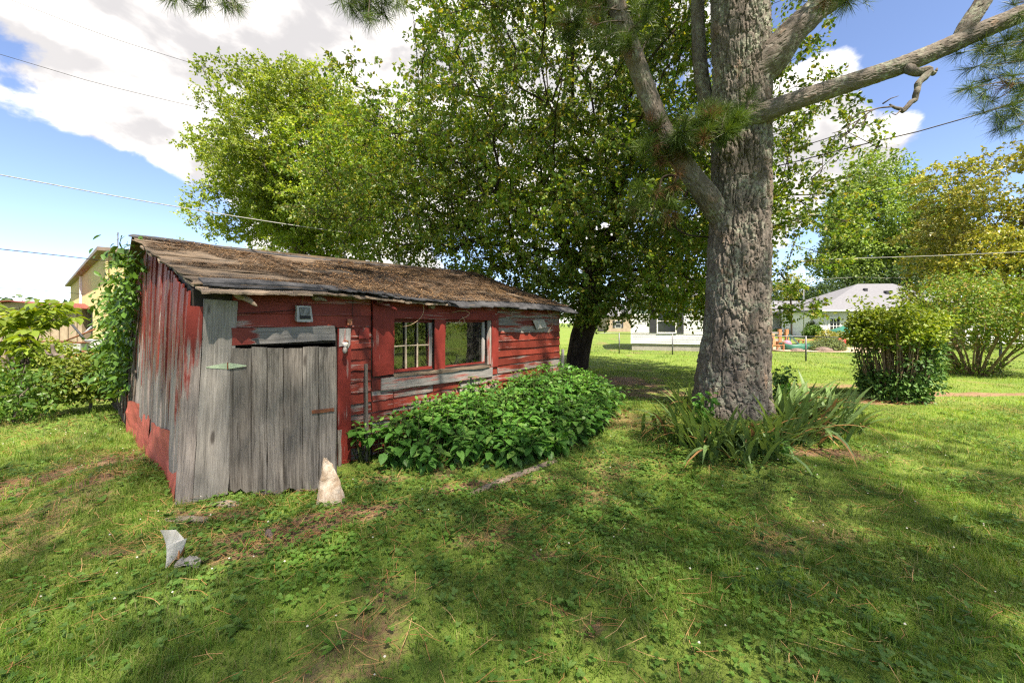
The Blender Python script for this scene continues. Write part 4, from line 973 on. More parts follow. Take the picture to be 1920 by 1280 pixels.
def make_tree(name, base, trunk_pts, targets, leafm, barkm, label, cat='tree', per=60, spread=.28, size=.08, tmpl=DIAMOND, seed=1, tip=.007, trunk_r=None, group=None, seg=.7, bias=.28, droop=.5, up=.05, flat=.7, minr=0.0, every=False, twigs=0):
    rg = np.random.default_rng(seed)
    root = empty(name, base, label, cat, group)
    nodes, par, tg = grow(trunk_pts, targets, bias, seg, .10, seed, up)
    rad = radii_of(par, tip)
    if trunk_r: rad = rad * np.clip(trunk_r / rad[0], .3, 3) ** np.clip((rad / rad[0]), 0, 1); 
    gt = Geo(); branches(gt, nodes, par, rad, minr)
    g = Geo(); lp = nodes[tg] if not every else nodes[rad < tip * 2.2]
    foliage(g, lp, per, spread, size, rg, tmpl, droop, flat, None, twigs, gt)
    put_geo('trunk', gt, barkm, root, True)
    put_geo('crown', g, leafm, root)
    return root

# ---- materials
M['leaf_pear'] = leafmat('pear_leaves', [(0.072, 0.145, 0.024), (0.105, 0.190, 0.032), (0.145, 0.225, 0.040), (0.19, 0.25, 0.046), (0.25, 0.22, 0.06)], .48, .42, .35, .35, .35, (1.35, 1.25, .4))
M['leaf_bright'] = leafmat('bright_leaves', [(0.16, 0.25, 0.030), (0.215, 0.31, 0.042), (0.27, 0.34, 0.052), (0.33, 0.37, 0.07)], .45, .42, .35, .25, .3, (1.3, 1.25, .4))
M['leaf_maple'] = leafmat('maple_leaves', [(0.12, 0.19, 0.04), (0.17, 0.25, 0.05), (0.22, 0.29, 0.06)], .35, .5, .25, .25, .2, (1.2, 1.2, .5))
M['leaf_yellow'] = leafmat('yellowing_leaves', [(0.13, 0.175, 0.028), (0.20, 0.225, 0.034), (0.27, 0.265, 0.04), (0.35, 0.29, 0.05)], .30, .40, .4, .3, .3, (1.2, 1.1, .4))
M['leaf_dark'] = leafmat('dark_leaves', [(0.035, 0.070, 0.022), (0.055, 0.100, 0.030), (0.08, 0.125, 0.035)], .30, .5, .25, .25, .15)
M['leaf_bush'] = leafmat('bush_leaves', [(0.060, 0.160, 0.030), (0.080, 0.205, 0.038), (0.105, 0.240, 0.048), (0.17, 0.29, 0.07)], .36, .42, .35, .18, 1.2, (1.2, 1.3, .45))
M['leaf_vine'] = leafmat('vine_leaves', [(0.05, 0.12, 0.018), (0.08, 0.165, 0.024), (0.12, 0.20, 0.03)], .35, .42, .35, .25, 1.0)
M['leaf_lime'] = leafmat('lime_leaves', [(0.13, 0.20, 0.024), (0.18, 0.245, 0.032), (0.24, 0.27, 0.045)], .42, .42, .35, .25, .8, (1.25, 1.2, .35))
M['leaf_crape'] = leafmat('crape_leaves', [(0.11, 0.20, 0.032), (0.15, 0.25, 0.04), (0.19, 0.28, 0.05), (0.34, 0.25, 0.10)], .40, .45, .3, .25, .8)
M['leaf_weed_and_shade'] = leafmat('dark_weed_and_shade_leaves', [(0.05, 0.115, 0.030), (0.075, 0.155, 0.038), (0.11, 0.19, 0.045)], .20, .5, .25, .2, 1.0)  # dark weed leaves; also the shade tint for the pruned shrub's lower leaves
M['iris'] = leafmat('iris_leaves', [(0.08, 0.165, 0.060), (0.11, 0.20, 0.070), (0.15, 0.23, 0.075), (0.19, 0.25, 0.08)], .28, .5, .3, .12, 2.0)
M['iris_dry'] = leafmat('dry_iris_leaves', [(0.36, 0.22, 0.09), (0.30, 0.15, 0.06), (0.42, 0.30, 0.14)], .2, .7, .2, .1, 2.0, (1, 1, 1))
M['needle'] = leafmat('pine_needles', [(0.050, 0.095, 0.018), (0.075, 0.125, 0.024), (0.11, 0.155, 0.030)], .25, .45, .3, .25, 1.2)
M['needle_dry'] = leafmat('brown_pine_needles', [(0.17, 0.085, 0.035), (0.12, 0.065, 0.03)], .15, .6, .2, .1, 1.2, (1, 1, 1))

# ------------------------------------------------------------------ the big pine
def barkmat():
    m, t = newmat('pine_bark'); pos = t.n('ShaderNodeNewGeometry').outputs['Position']
    pid = t.n('ShaderNodeAttribute', {'attribute_name': 'plate'}).outputs['Fac']
    n1 = t.noise(t.scalev(pos, (1, 1, .4)), 30, 6, .7); n2 = t.noise(pos, 2.4, 4, .6); n3 = t.noise(pos, 16, 5, .65)
    c = t.ramp(pid, [(0, (0.112, 0.097, 0.080)), (.4, (0.138, 0.121, 0.101)), (.75, (0.164, 0.147, 0.126)), (.93, (0.140, 0.114, 0.090)), (1, (0.185, 0.135, 0.097))])
    c = t.mix(t.mr(n1, .35, .7, 0, .55), c, (0.075, 0.055, 0.045, 1))
    lich = t.m('MULTIPLY', t.mr(n2, .44, .62), t.mr(n3, .44, .60))
    c = t.mix(t.m('MULTIPLY', lich, .8), c, (0.25, 0.265, 0.20, 1))
    b = t.n('ShaderNodeBsdfPrincipled', None, Base_Color=c, Roughness=.95, Normal=bump(t, n1, .8, .012)); b.inputs['Specular IOR Level'].default_value = .12
    finish(t, b.outputs[0]); return m
M['pine_bark'] = barkmat()
def bark_tube(name, pts, rad, parent, step, sides, amp, cell, seed, flare=None, tall=2.1):
    p, r = resample(pts, rad, step); T, A, B = frames(p); n = len(p); th_ = np.arange(sides) * 2 * math.pi / sides
    L = np.concatenate([[0], np.cumsum(np.linalg.norm(np.diff(p, axis=0), axis=1))]); rm = float(np.mean(r)); ncx = max(5, int(2 * math.pi * rm / cell))
    TH, LL = np.meshgrid(th_, L); cs, sn = np.cos(TH), np.sin(TH)
    q = np.stack([cs * 2.2, sn * 2.2, LL * 1.6], -1); wx = (fbm(q * 1.6, 4, seed) - .5) * 2.2; wy = (fbm(q * 1.6 + 7, 4, seed + 3) - .5) * 1.8
    f1, f2, cid = worley(TH / (2 * math.pi) * ncx + wx, LL / (cell * tall) + wy, ncx, seed)
    g1, g2, gid = worley(TH / (2 * math.pi) * ncx * 3 + wx * 3 + wy, LL / (cell * tall * .42) + wy * 2.2, ncx * 3, seed + 50)
    ed = np.clip((f2 - f1) / .11, 0, 1) ** .6 + .16 * (gid - .5) * 2 * np.clip((f2 - f1) / .3, 0, 1) + .12 * np.clip((g2 - g1) / .25, 0, 1)
    flake = fbm(np.stack([cs * rm, sn * rm, LL * .35], -1) * 34, 3, seed + 5)
    cyl = np.stack([cs * rm, sn * rm, LL * .23], -1); wv_ = np.stack([wx, wy, wx * 0], -1) * .035
    fis = np.minimum(np.abs(fbm((cyl + wv_) / (cell * 1.05), 3, seed + 61) - .5) / .075, np.abs(fbm((cyl - wv_) / (cell * 1.4) + 9, 3, seed + 71) - .5) / .065)
    fis = np.clip(fis, 0, 1) ** .5; flake = .5 * flake + .5 * np.floor(flake * 7) / 7
    lift = (cid - .5) * .3
    disp = amp * (.60 * fis + .50 * ed * (1.0 + lift) - .9 + .60 * (flake - .5))
    R_ = r[:, None] + disp * np.clip(r[:, None] / (amp * 6), .3, 1)
    if flare is not None: R_ = R_ * flare(TH, LL)
    V = p[:, None, :] + R_[..., None] * (cs[..., None] * A[:, None, :] + sn[..., None] * B[:, None, :])
    i = np.arange(n - 1)[:, None] * sides; j = np.arange(sides)[None, :]; j2 = (j + 1) % sides
    Q = np.stack([i + j, i + j2, i + sides + j2, i + sides + j], -1).reshape(-1, 4)
    g = Geo().add(V.reshape(-1, 3), Q=Q); o = put_geo(name, g, M['pine_bark'], parent, False)
    a = o.data.attributes.new('plate', 'FLOAT', 'POINT'); a.data.foreach_set('value', cid.ravel().astype(np.float32)); return o
PY = 6.75
pine = empty('pine_tree', (PINE[0], PINE[1], 0), 'massive old pine trunk with plated bark and forking limbs', 'tree')
def tp(px, py, dy=0.0): return tuple(P(px, py, PY + dy))
def flare(TH, LL):
    k = np.exp(-LL / .45); return 1 + k * (.12 + .12 * np.cos(TH * 5 + 1.0) + .08 * np.cos(TH * 3)) + np.exp(-LL / .16) * np.clip(np.cos(TH * 6 + .4), 0, 1) * .28
bark_tube('trunk', [(PINE[0], PINE[1], -.1), tp(1373, 700), tp(1381, 600), tp(1385, 450), tp(1389, 330), tp(1390, 200), tp(1388, 60), tp(1383, -60), (3.75, 6.8, 8.6)],
          [.60, .54, .485, .45, .44, .432, .43, .41, .37], pine, .022, 240, .075, .125, 4, flare, 2.2)
bark_tube('upper_trunk', [(3.75, 6.8, 8.5), (3.7, 6.85, 10), (3.6, 6.9, 12.5), (3.7, 7.0, 16), (3.6, 7.0, 20)], [.38, .34, .26, .17, .05], pine, .12, 60, .05, .125, 5)
bark_tube('branch', [tp(1372, 440, .05), tp(1328, 372, -.15), tp(1290, 320, -.25), tp(1245, 250, -.35), tp(1212, 170, -.4), tp(1180, 80, -.5), tp(1150, -10, -.55), tp(1120, -120, -.6), (1.0, 5.6, 9.6), (.2, 5.2, 11)],
          [.19, .18, .152, .145, .14, .134, .13, .12, .10, .05], pine, .034, 80, .030, .085, 14)
bark_tube('branch', [tp(1400, 150, -.1), tp(1446, 112, -.25), tp(1485, 62, -.35), tp(1535, 15, -.4), tp(1590, -30, -.45), (6.3, 6.0, 8.4), (7.6, 5.6, 10), (8.8, 5, 12)],
          [.29, .26, .215, .18, .16, .145, .10, .05], pine, .034, 80, .030, .085, 24)
bark_tube('branch', [tp(1380, 235, -.25), tp(1430, 212, -.45), tp(1500, 186, -.6), tp(1580, 160, -.7), tp(1690, 123, -.8), tp(1770, 90, -.85), tp(1830, 62, -.9), tp(1925, 22, -1.0), tp(2060, -40, -1.2), (9.6, 5.0, 7.4)],
          [.12, .15, .135, .13, .125, .12, .125, .115, .10, .05], pine, .022, 72, .018, .062, 34)
bark_tube('branch', [tp(1795, 78, -.88), tp(1812, 50, -.9), tp(1845, 0, -.95), tp(1880, -60, -1.0), (7.6, 5.6, 8.5)], [.08, .105, .10, .085, .04], pine, .025, 48, .016, .06, 44)
bark_tube('branch', [tp(1350, 260, .45), tp(1325, 195, .5), tp(1312, 110, .55), tp(1308, 20, .6), tp(1300, -80, .7), (2.6, 7.8, 11)], [.10, .13, .12, .11, .10, .05], pine, .03, 48, .016, .06, 54)
def linpts(pts, rad, n=4):      # keeps corners: straight runs between the points
    q, r_ = [], []
    for (a, b, ra, rb_) in zip(pts[:-1], pts[1:], rad[:-1], rad[1:]):
        for k in range(n): f = k / n; q.append(tuple(np.array(a) * (1 - f) + np.array(b) * f + rgp0.normal(0, .007, 3))); r_.append((ra * (1 - f) + rb_ * f) * rgp0.uniform(.9, 1.12))
    return q + [tuple(pts[-1])], r_ + [rad[-1]]
rgp0 = np.random.default_rng(6)
bark_tube('dead_branch', *linpts([tp(1690, 120, -.8), tp(1712, 134, -.95), tp(1741, 133, -1.0), tp(1722, 158, -1.0), tp(1716, 186, -1.0), tp(1694, 207, -1.0), tp(1668, 196, -1.0)], [.07, .058, .052, .040, .034, .030, .010]), pine, .02, 26, .012, .05, 64)
bark_tube('dead_branch', *linpts([tp(1736, 134, -1.0), tp(1752, 138, -1.0), tp(1757, 128, -1.0)], [.04, .028, .008]), pine, .02, 18, .008, .05, 65)
def twig(pts, r0, r1, parent=pine, mat='bark_grey', name='twig', sides=5):
    p, rr = resample(pts, np.linspace(r0, r1, len(pts)), .05); return put_geo(name, Geo().tube(p, rr, sides), M[mat], parent, True)
for pts in ([(1672, 200), (1640, 205), (1610, 225), (1575, 245), (1560, 250)], [(1640, 205), (1615, 212), (1590, 228)], [(1612, 224), (1590, 250), (1572, 262)], [(1655, 195), (1670, 185), (1685, 180)], [(1690, 205), (1680, 215), (1672, 212)], [(1625, 217), (1618, 235), (1612, 240)]):
    twig([tp(x, y, -1.0 - .05 * i) for i, (x, y) in enumerate(pts)], .012, .004)
# needle tufts: sprays of long needles on thin twigs
def tuft(geo, c, d, rg, n=105, L=.235, wid=.0040):
    dd = rdir(n, rg) * .85 + d * .75; dd /= np.linalg.norm(dd, axis=1)[:, None]; ln = L * rg.uniform(.6, 1.1, n)[:, None]
    st_ = c - d * rg.uniform(0, .12, n)[:, None]; tip_ = st_ + dd * ln; tip_[:, 2] -= .25 * ln[:, 0] ** 2
    sd = np.cross(dd, rdir(n, rg)); sd /= np.linalg.norm(sd, axis=1)[:, None]; sd *= wid / 2
    mid = st_ + dd * ln * .5
    V = np.stack([st_ - sd * .6, st_ + sd * .6, mid + sd, mid - sd, tip_], 1); o = np.arange(n)[:, None] * 5
    geo.add(V.reshape(-1, 3), Q=o + np.array([[0, 1, 2, 3]]), T=o + np.array([[3, 2, 4]]))
def spray_group(parent, starts, ntuft, spread_px, Yc, dY, rg, gN, gD, gT, grav=-.25, dry=.15):
    """starts: (px, py) where a limb carries needled twigs; spread in px at depth Yc"""
    for (px, py, qx, qy) in starts:
        a = np.array(P(px, py, Yc)); b = np.array(P(qx, qy, Yc + rg.uniform(-dY, dY))); mid = (a + b) / 2 + np.array([0, 0, .05]) 
        p, rr = resample([a, mid, b], [.014, .010, .005], .08); gT.tube(p, rr, 5)
        for k in range(ntuft):
            f = rg.uniform(.35, 1.0) if k else 1.0; base_ = p[int(f * (len(p) - 1))]
            d = (b - a) / (np.linalg.norm(b - a) + 1e-6) * .6 + rdir(1, rg)[0] * .9; d[2] += grav * .4; d /= np.linalg.norm(d)
            e = base_ + d * rg.uniform(.06, .22) * (1 if k else .3); gT.tube(np.array([base_, e]), [.005, .004], 4)
            tuft(gD if rg.random() < dry else gN, e, d, rg)
rgp = np.random.default_rng(77); gN, gD, gT = Geo(), Geo(), Geo()
S1 = [(1345, 250, 1290, 225), (1345, 250, 1270, 250), (1340, 245, 1320, 200), (1350, 250, 1365, 205), (1350, 255, 1375, 250), (1340, 255, 1310, 270), (1395, 228, 1408, 180), (1340, 240, 1335, 225), (1345, 240, 1300, 245), (1350, 245, 1350, 262), (1345, 240, 1255, 270), (1350, 245, 1380, 225)]
spray_group(pine, S1, 8, 0, PY - .75, .25, rgp, gN, gD, gT, .1, .06)
S2 = [(1250, 260, 1215, 262), (1255, 265, 1205, 290), (1260, 290, 1225, 310), (1240, 250, 1220, 225), (1262, 300, 1285, 300), (1250, 280, 1262, 262), (1275, 320, 1260, 375), (1275, 330, 1230, 400), (1225, 405, 1190, 395), (1240, 400, 1270, 405), (1235, 380, 1200, 350)]
spray_group(pine, S2, 6, 0, PY - .45, .3, rgp, gN, gD, gT, .0, .30)
S3 = [(1170, 40, 1130, 20), (1170, 40, 1100, 55), (1175, 60, 1120, 80), (1165, 20, 1075, 20), (1180, 70, 1150, 95), (1190, 100, 1165, 85), (1160, 10, 1060, 70), (1180, 60, 1210, 40), (1165, 20, 1220, 10), (1110, 30, 1065, -5), (1150, 0, 1150, 40), (1140, -10, 1100, 0), (1200, 110, 1215, 75), (1100, 60, 1055, 40)]
spray_group(pine, S3, 6, 0, PY - .65, .35, rgp, gN, gD, gT, -.1, .12)
S4 = [(1560, -60, 1510, -6), (1570, -60, 1545, 5), (1590, -70, 1590, 8), (1600, -60, 1625, 0), (1580, -60, 1570, -5)]
spray_group(pine, S4, 4, 0, PY - 1.4, .3, rgp, gN, gD, gT, -.3, .1)
put_geo('needles', gN, M['needle'], pine); put_geo('brown_needles', gD, M['needle_dry'], pine); put_geo('twigs', gT, M['bark_grey'], pine, kind='stuff')
twig([tp(1300, 310, -.2), tp(1285, 370, -.1), tp(1265, 420, 0), tp(1290, 440, .1), tp(1330, 445, .2)], .03, .012, name='dead_twig', mat='bark_dark')
twig([tp(1330, 340, -.1), tp(1250, 330, .3), tp(1235, 360, .3), tp(1222, 400, .3)], .03, .012, name='dead_twig', mat='bark_dark')
# crown of the pine, above the picture
def sky_clear(p, m=.6):
    return p[(p[:, 2] > 1.65 + .83 * np.maximum(p[:, 1], 0) + m) & (p[:, 2] > 6)]
def pine_crown(parent, trunk_pts, targets, rg, per=16, tufts=3):
    nodes, par, tg = grow(trunk_pts, targets, .25, .8, .08, int(rg.integers(99))); rad = radii_of(par, .010); g = Geo(); rad[:len(trunk_pts)] = .02; branches(g, nodes, par, np.minimum(rad, .11), .0, (6, 4, 3)); put_geo('upper_limbs', g, M['bark_grey'], parent, True)
    c = np.repeat(nodes[tg], tufts, 0); c = c + rg.normal(size=c.shape) * .22; g = Geo(); n = len(c) * per; cc = np.repeat(c, per, 0); dd = rdir(n, rg); dd[:, 2] += .25
    tip_ = cc + dd * rg.uniform(.16, .26, n)[:, None]; sd = np.cross(dd, rdir(n, rg)); sd /= np.linalg.norm(sd, axis=1)[:, None]; sd *= .018
    g.add(np.stack([cc - sd, cc + sd, tip_], 1).reshape(-1, 3), T=np.arange(n)[:, None] * 3 + np.array([[0, 1, 2]])); put_geo('crown', g, M['needle'], parent)
rgc = np.random.default_rng(5)
tg_ = sky_clear(thin(ellipsoid_pts(1100, (3.2, 5.9, 13.5), (5.6, 5.6, 6.0), rgc, .2, 4, .3), .5))
pine_crown(pine, [(3.7, 6.8, 8.0), (3.75, 6.8, 9.5), (3.6, 6.9, 12.5), (3.7, 7, 16)], tg_, rgc)

# ---- neighbouring pine: its trunk stands beside the photographer, sprays reach into the top and right of the view
pine2 = empty('pine_tree', (8.2, -6.0, 0), 'pine whose needle sprays hang into the top and right edge of view', 'tree')
p2 = [(8.2, -6.0, -.1), (8.15, -6, 3), (8.0, -6, 8), (7.9, -6, 13), (7.9, -6, 19)]
bark_tube('trunk', p2, [.42, .36, .32, .24, .06], pine2, .12, 48, .03, .12, 91)
gN, gD, gT = Geo(), Geo(), Geo()
spray_group(pine2, [(360, -60, 345, 0), (390, -60, 385, 14), (400, -60, 420, 8), (340, -60, 325, -4), (420, -50, 440, 2)], 4, 0, 5.2, .2, rgp, gN, gD, gT, -.3, .1)
spray_group(pine2, [(690, -50, 660, 10), (700, -50, 690, 34), (720, -50, 715, 26), (690, -50, 640, 2), (730, -50, 745, 6), (700, -40, 680, 18)], 4, 0, 5.0, .2, rgp, gN, gD, gT, -.3, .1)
RS = []
for (a, b) in [(1800, 100), (1815, 130), (1835, 95), (1850, 150), (1870, 120), (1890, 160), (1900, 205), (1860, 190), (1880, 220), (1915, 110), (1820, 165), (1840, 125), (1905, 240), (1895, 80), (1870, 85), (1910, 180), (1845, 210), (1912, 30), (1900, 8)]:
    RS.append((1990 + rgp.uniform(-30, 60), b - 20 + rgp.uniform(-40, 20), a, b))
spray_group(pine2, RS, 4, 0, 5.6, .35, rgp, gN, gD, gT, -.2, .05)
for q in ((360, -75, 5.2), (700, -65, 5.0), (1990, 100, 5.6)):
    e = np.array(P(*q)); s0 = np.array([8.0, -6.0, 9.5 if q[0] < 1500 else 7.5]); md = (e + s0) / 2 + np.array([0, 0, .5]); p, rr = resample([s0, md, e], [.08, .05, .016], .3); put_geo('branch', Geo().tube(p, rr, 6), M['bark_grey'], pine2, True)
put_geo('needles', gN, M['needle'], pine2); put_geo('brown_needles', gD, M['needle_dry'], pine2); put_geo('twigs', gT, M['bark_grey'], pine2, kind='stuff')
tg_ = sky_clear(thin(ellipsoid_pts(1200, (7.4, -5.6, 15.0), (5.2, 5.0, 4.2), rgc, .15, 8, .3), .45)); pine_crown(pine2, p2[2:], tg_, rgc)
# ---- broadleaf shade tree standing behind the photographer to the left
tg_ = sky_clear(thin(ellipsoid_pts(800, (1.2, -5.8, 15.0), (5.2, 4.6, 3.8), rgc, .2, 12, .3), .45))
make_tree('shade_tree', (1.0, -6.0, 0), [(1.0, -6, -.1), (1, -6, 4), (1, -5.9, 8), (1, -5.8, 12)], tg_, M['leaf_pear'], M['bark_grey'], 'tall shade tree rising out of view behind the photographer', per=30, spread=.36, size=.13, seed=31)

# ------------------------------------------------------------------ pear tree behind the shed
rt = np.random.default_rng(12)
e1 = ellipsoid_pts(2300, (1.7, 11.8, 7.6), (6.9, 4.9, 6.0), rt, .30, 2, .22); e2 = ellipsoid_pts(900, (2.7, 11.4, 4.4), (5.0, 3.9, 2.9), rt, .35, 5, .25); e3 = ellipsoid_pts(240, (7.0, 11.0, 4.8), (2.6, 2.2, 3.4), rt, .2, 6, .3); e4 = ellipsoid_pts(500, (-3.6, 13.0, 6.0), (3.4, 2.8, 3.4), rt, .3, 7, .3)
pts = np.vstack([e1, e2, e3, e4]); pts = pts[(pts[:, 0] / pts[:, 1] > -.24) | (pts[:, 2] < 7.6)]; pts = pts[(pts[:, 0] < 5.8) | (rt.random(len(pts)) < .55)]; pts = pts[(pts[:, 2] > 1.75 + .25 * np.abs(np.sin(pts[:, 0] * 1.3)))]
s_, t_ = shed_st(pts[:, 0], pts[:, 1]); pts = pts[~((s_ > -.6) & (s_ < SL + .7) & (t_ > -.7) & (t_ < SD + .7) & (pts[:, 2] < 3.7))]
pts = np.vstack([pts, np.stack([rt.uniform(1.5, 6.2, 170), rt.uniform(9.6, 12.2, 170), rt.uniform(1.75, 2.7, 170)], -1)])
pts = thin(pts, .33)
make_tree('pear_tree', (PEAR[0], PEAR[1], 0), [(2.05, 12.7, -.1), (2.1, 12.65, .6), (2.2, 12.6, 1.2), (2.4, 12.5, 1.9), (2.5, 12.4, 2.6), (2.5, 12.3, 3.5)], pts, M['leaf_pear'], M['bark_dark'],
          'broad dark leafy tree with a leaning trunk behind the shed', per=84, spread=.25, size=.106, twigs=7, tmpl=DIAMOND, seed=12, tip=.0085, trunk_r=.36, bias=.22, up=.08)
# ---- bright lobed tree further left
lob = []
for k in range(60):
    d = rdir(1, rt)[0]; q = rt.uniform(.45, 1.0); c = np.array([-8.6, 17.3, 8.2]) + d * np.array([4.4, 3.4, 3.7]) * q; lob.append((*c, *(np.array([1.25, 1.2, .95]) * rt.uniform(.8, 1.35))))
lob += [(-10.9, 17.2, 11.3, 1.3, 1.3, 1.2), (-8.3, 17.3, 11.6, 1.5, 1.4, 1.2), (-12.6, 17.0, 9.3, 1.2, 1.2, 1.0), (-12.4, 16.8, 6.4, 1.3, 1.2, 1.1), (-4.4, 17.0, 7.6, 2.0, 2.0, 2.2), (-5.2, 17.0, 10.0, 1.7, 1.6, 1.5)]
pts = np.vstack([ellipsoid_pts(46, l[:3], l[3:], rt, .55, i, .14) for i, l in enumerate(lob)]); pts = thin(pts, .33)
make_tree('leafy_tree', (-9.2, 17.2, 0), [(-9.2, 17.2, -.1), (-9.2, 17.2, 1.6), (-9.1, 17.2, 3.2), (-9.2, 17.2, 5)], pts, M['leaf_bright'], M['bark_grey'], 'sunlit bright green lobed tree rising behind the left of the shed roof', per=104, spread=.25, size=.115, twigs=7, seed=13, trunk_r=.3)

# ------------------------------------------------------------------ right-hand trees
def ball_tree(name, px, Y, ctop, cbot, rx, leafm, label, n=700, per=50, spread=.4, size=.16, seed=1, dmin=.5, barkm='bark_grey', lumps=6, group=None, shape=1.0):
    r_ = np.random.default_rng(seed); X = (px - CX) / F * Y; cz = (ctop + cbot) / 2; rz = (ctop - cbot) / 2
    parts_ = [ellipsoid_pts(n // 2, (X, Y, cz), (rx * .85, rx * .8, rz), r_, .4, seed, .3)]
    for i in range(lumps):
        a = r_.uniform(0, 6.28); hgt = r_.uniform(-.6, .75); k = math.sqrt(1 - min(.9, abs(hgt)) ** 2) * (1 - .35 * max(0, hgt) * shape); c = (X + rx * .7 * k * math.cos(a), Y + rx * .6 * k * math.sin(a), cz + rz * hgt * .85)
        parts_.append(ellipsoid_pts(n // (2 * lumps) + 1, c, (rx * .42, rx * .4, rz * .3), r_, .4, seed + i, .25))
    pts = thin(np.vstack(parts_), dmin)
    return make_tree(name, (X, Y, 0), [(X, Y, -.2), (X, Y, cbot * .5), (X, Y, cbot + .3), (X, Y, cz)], pts, leafm, M[barkm], label, per=per, spread=spread, size=size, seed=seed, group=group, tip=.012)
ball_tree('maple_tree', 1648, 66, 29.0, 4.0, 10.0, M['leaf_maple'], 'tall fresh green maple standing beyond the white house', n=1700, per=46, spread=.7, size=.5, seed=41, dmin=.9, lumps=11)
rmg = np.random.default_rng(42); lob = []
for k in range(52):
    d = rdir(1, rmg)[0]; q = rmg.uniform(.4, 1.05); c = np.array([30.4, 25.5, 7.0]) + d * np.array([4.6, 3.6, 5.2]) * q; lob.append((*c, *(np.array([1.3, 1.2, .9]) * rmg.uniform(.7, 1.3))))
pts = thin(np.vstack([ellipsoid_pts(40, l[:3], l[3:], rmg, .5, i, .16) for i, l in enumerate(lob) if l[2] > 1.5]), .42)
make_tree('magnolia_tree', (30.4, 25.5, 0), [(30.4, 25.5, -.1), (30.4, 25.5, 1.5), (30.4, 25.5, 3.0), (30.4, 25.5, 6)], pts, M['leaf_yellow'], M['bark_grey'], 'yellow leaved tree at the right behind the pink-tipped shrub', per=46, spread=.32, size=.19, twigs=5, seed=42)
ball_tree('distant_tree', 1530, 78, 9.6, 1.0, 5.0, M['leaf_dark'], 'hazy round tree in the gap right of the pine trunk', n=400, per=45, spread=.6, size=.35, seed=43, dmin=.8)
ball_tree('distant_tree', 1610, 62, 9.5, 1.0, 7.0, M['leaf_dark'], 'dark tree right behind the grey roof of the white house', n=500, per=45, spread=.6, size=.32, seed=44, dmin=.8)
ball_tree('distant_tree', 1720, 58, 11, 1.0, 7.0, M['leaf_dark'], 'dark tree between the maple and the yellow leaved tree', n=500, per=45, spread=.6, size=.32, seed=45, dmin=.8)
ball_tree('distant_tree', 1470, 90, 11, 1.0, 6.0, M['leaf_dark'], 'dark distant tree just right of the pine trunk', n=400, per=45, spread=.6, size=.38, seed=46, dmin=.9)
ball_tree('treetop', 345, 46, 11.2, 3.0, 3.0, M['leaf_lime'], 'small lime treetop peeping over the left of the shed ridge', n=300, per=45, spread=.4, size=.25, seed=47, dmin=.6)
ball_tree('treetop', 500, 44, 10.2, 3.0, 5.0, M['leaf_lime'], 'lime treetop just over the shed ridge under the lobed tree', n=400, per=45, spread=.4, size=.25, seed=48, dmin=.6)
# far wood round the horizon
rf = np.random.default_rng(3); g = Geo(); n = 1500; an = rf.uniform(0, 2 * math.pi, n); R0 = rf.uniform(120, 150, n)
hh = 4.2 + 3.5 * fbm(np.stack([np.cos(an) * 5, np.sin(an) * 5], -1), 3, 3); z = rf.uniform(0, 1, n) ** .7 * hh
foliage(g, np.stack([R0 * np.cos(an), R0 * np.sin(an), z], -1), 20, 1.3, 1.2, rf); put_geo('treeline', g, M['leaf_dark'], kind='stuff', label='low dark wood along the horizon')

# ------------------------------------------------------------------ shrubs on the right lawn
def shrub_stems(geo, c, n, r0, r1, z1, rg, rad=.014):
    tips = []
    for k in range(n):
        a = rg.uniform(0, 6.28); q = math.sqrt(rg.uniform(.05, 1)); b = np.array([c[0] + r0 * q * math.cos(a), c[1] + r0 * q * math.sin(a), 0]); e = np.array([c[0] + r1 * q * math.cos(a + rg.normal(0, .15)), c[1] + r1 * q * math.sin(a), z1 * rg.uniform(.8, 1.05)])
        m_ = (b + e) / 2 + np.append(rg.normal(0, .05, 2), 0) - np.array([(e - b)[0], (e - b)[1], 0]) * .12
        p, rr = resample([b, m_, e], [rad * 1.3, rad, rad * .6], .25); geo.tube(p, rr * rg.uniform(.7, 1.3), 5, False); tips.append(e)
    return np.array(tips)
rs = np.random.default_rng(21)
cs_ = np.array([8.2, 8.55]); shr = empty('pruned_shrub', (cs_[0], cs_[1], 0), 'dense pruned shrub with many bare upright stems and leafy foot coloured darker for shade', 'shrub')
g = Geo(); tips = shrub_stems(g, cs_, 110, .40, .70, 1.4, rs, .012); put_geo('stems', g, M['stem_tan'], shr, True)
g = Geo(); pts = ellipsoid_pts(300, (8.25, 8.55, 1.5), (.82, .8, .46), rs, .3, 3, .25); foliage(g, pts, 22, .10, .075, rs, HEXLEAF, .2)
for k in range(26):    # fresh shoots on top
    b = tips[rs.integers(len(tips))]; hgt = rs.uniform(.3, .9); ln = np.linspace(0, 1, 7)[:, None]; foliage(g, b + np.array([rs.normal(0, .1), rs.normal(0, .1), hgt]) * ln + np.array([0, 0, .1]), 5, .045, .085, rs, HEXLEAF, -.2)
put_geo('top_leaves', g, M['leaf_lime'], shr)
g = Geo(); a = rs.uniform(0, 6.28, 260); q = np.stack([8.2 + .46 * np.cos(a) * rs.uniform(.7, 1.15, 260), 8.55 + .46 * np.sin(a) * rs.uniform(.75, 1.1, 260), rs.uniform(.02, .62, 260) ** 1.15], -1); foliage(g, q, 12, .09, .085, rs, HEXLEAF, .3)
a = rs.uniform(-1.1, .9, 170); q = np.stack([8.2 + .66 * np.cos(a) * rs.uniform(.8, 1.1, 170), 8.55 + .62 * np.sin(a), rs.uniform(.3, 1.3, 170)], -1); foliage(g, q, 10, .09, .075, rs, HEXLEAF, .3)
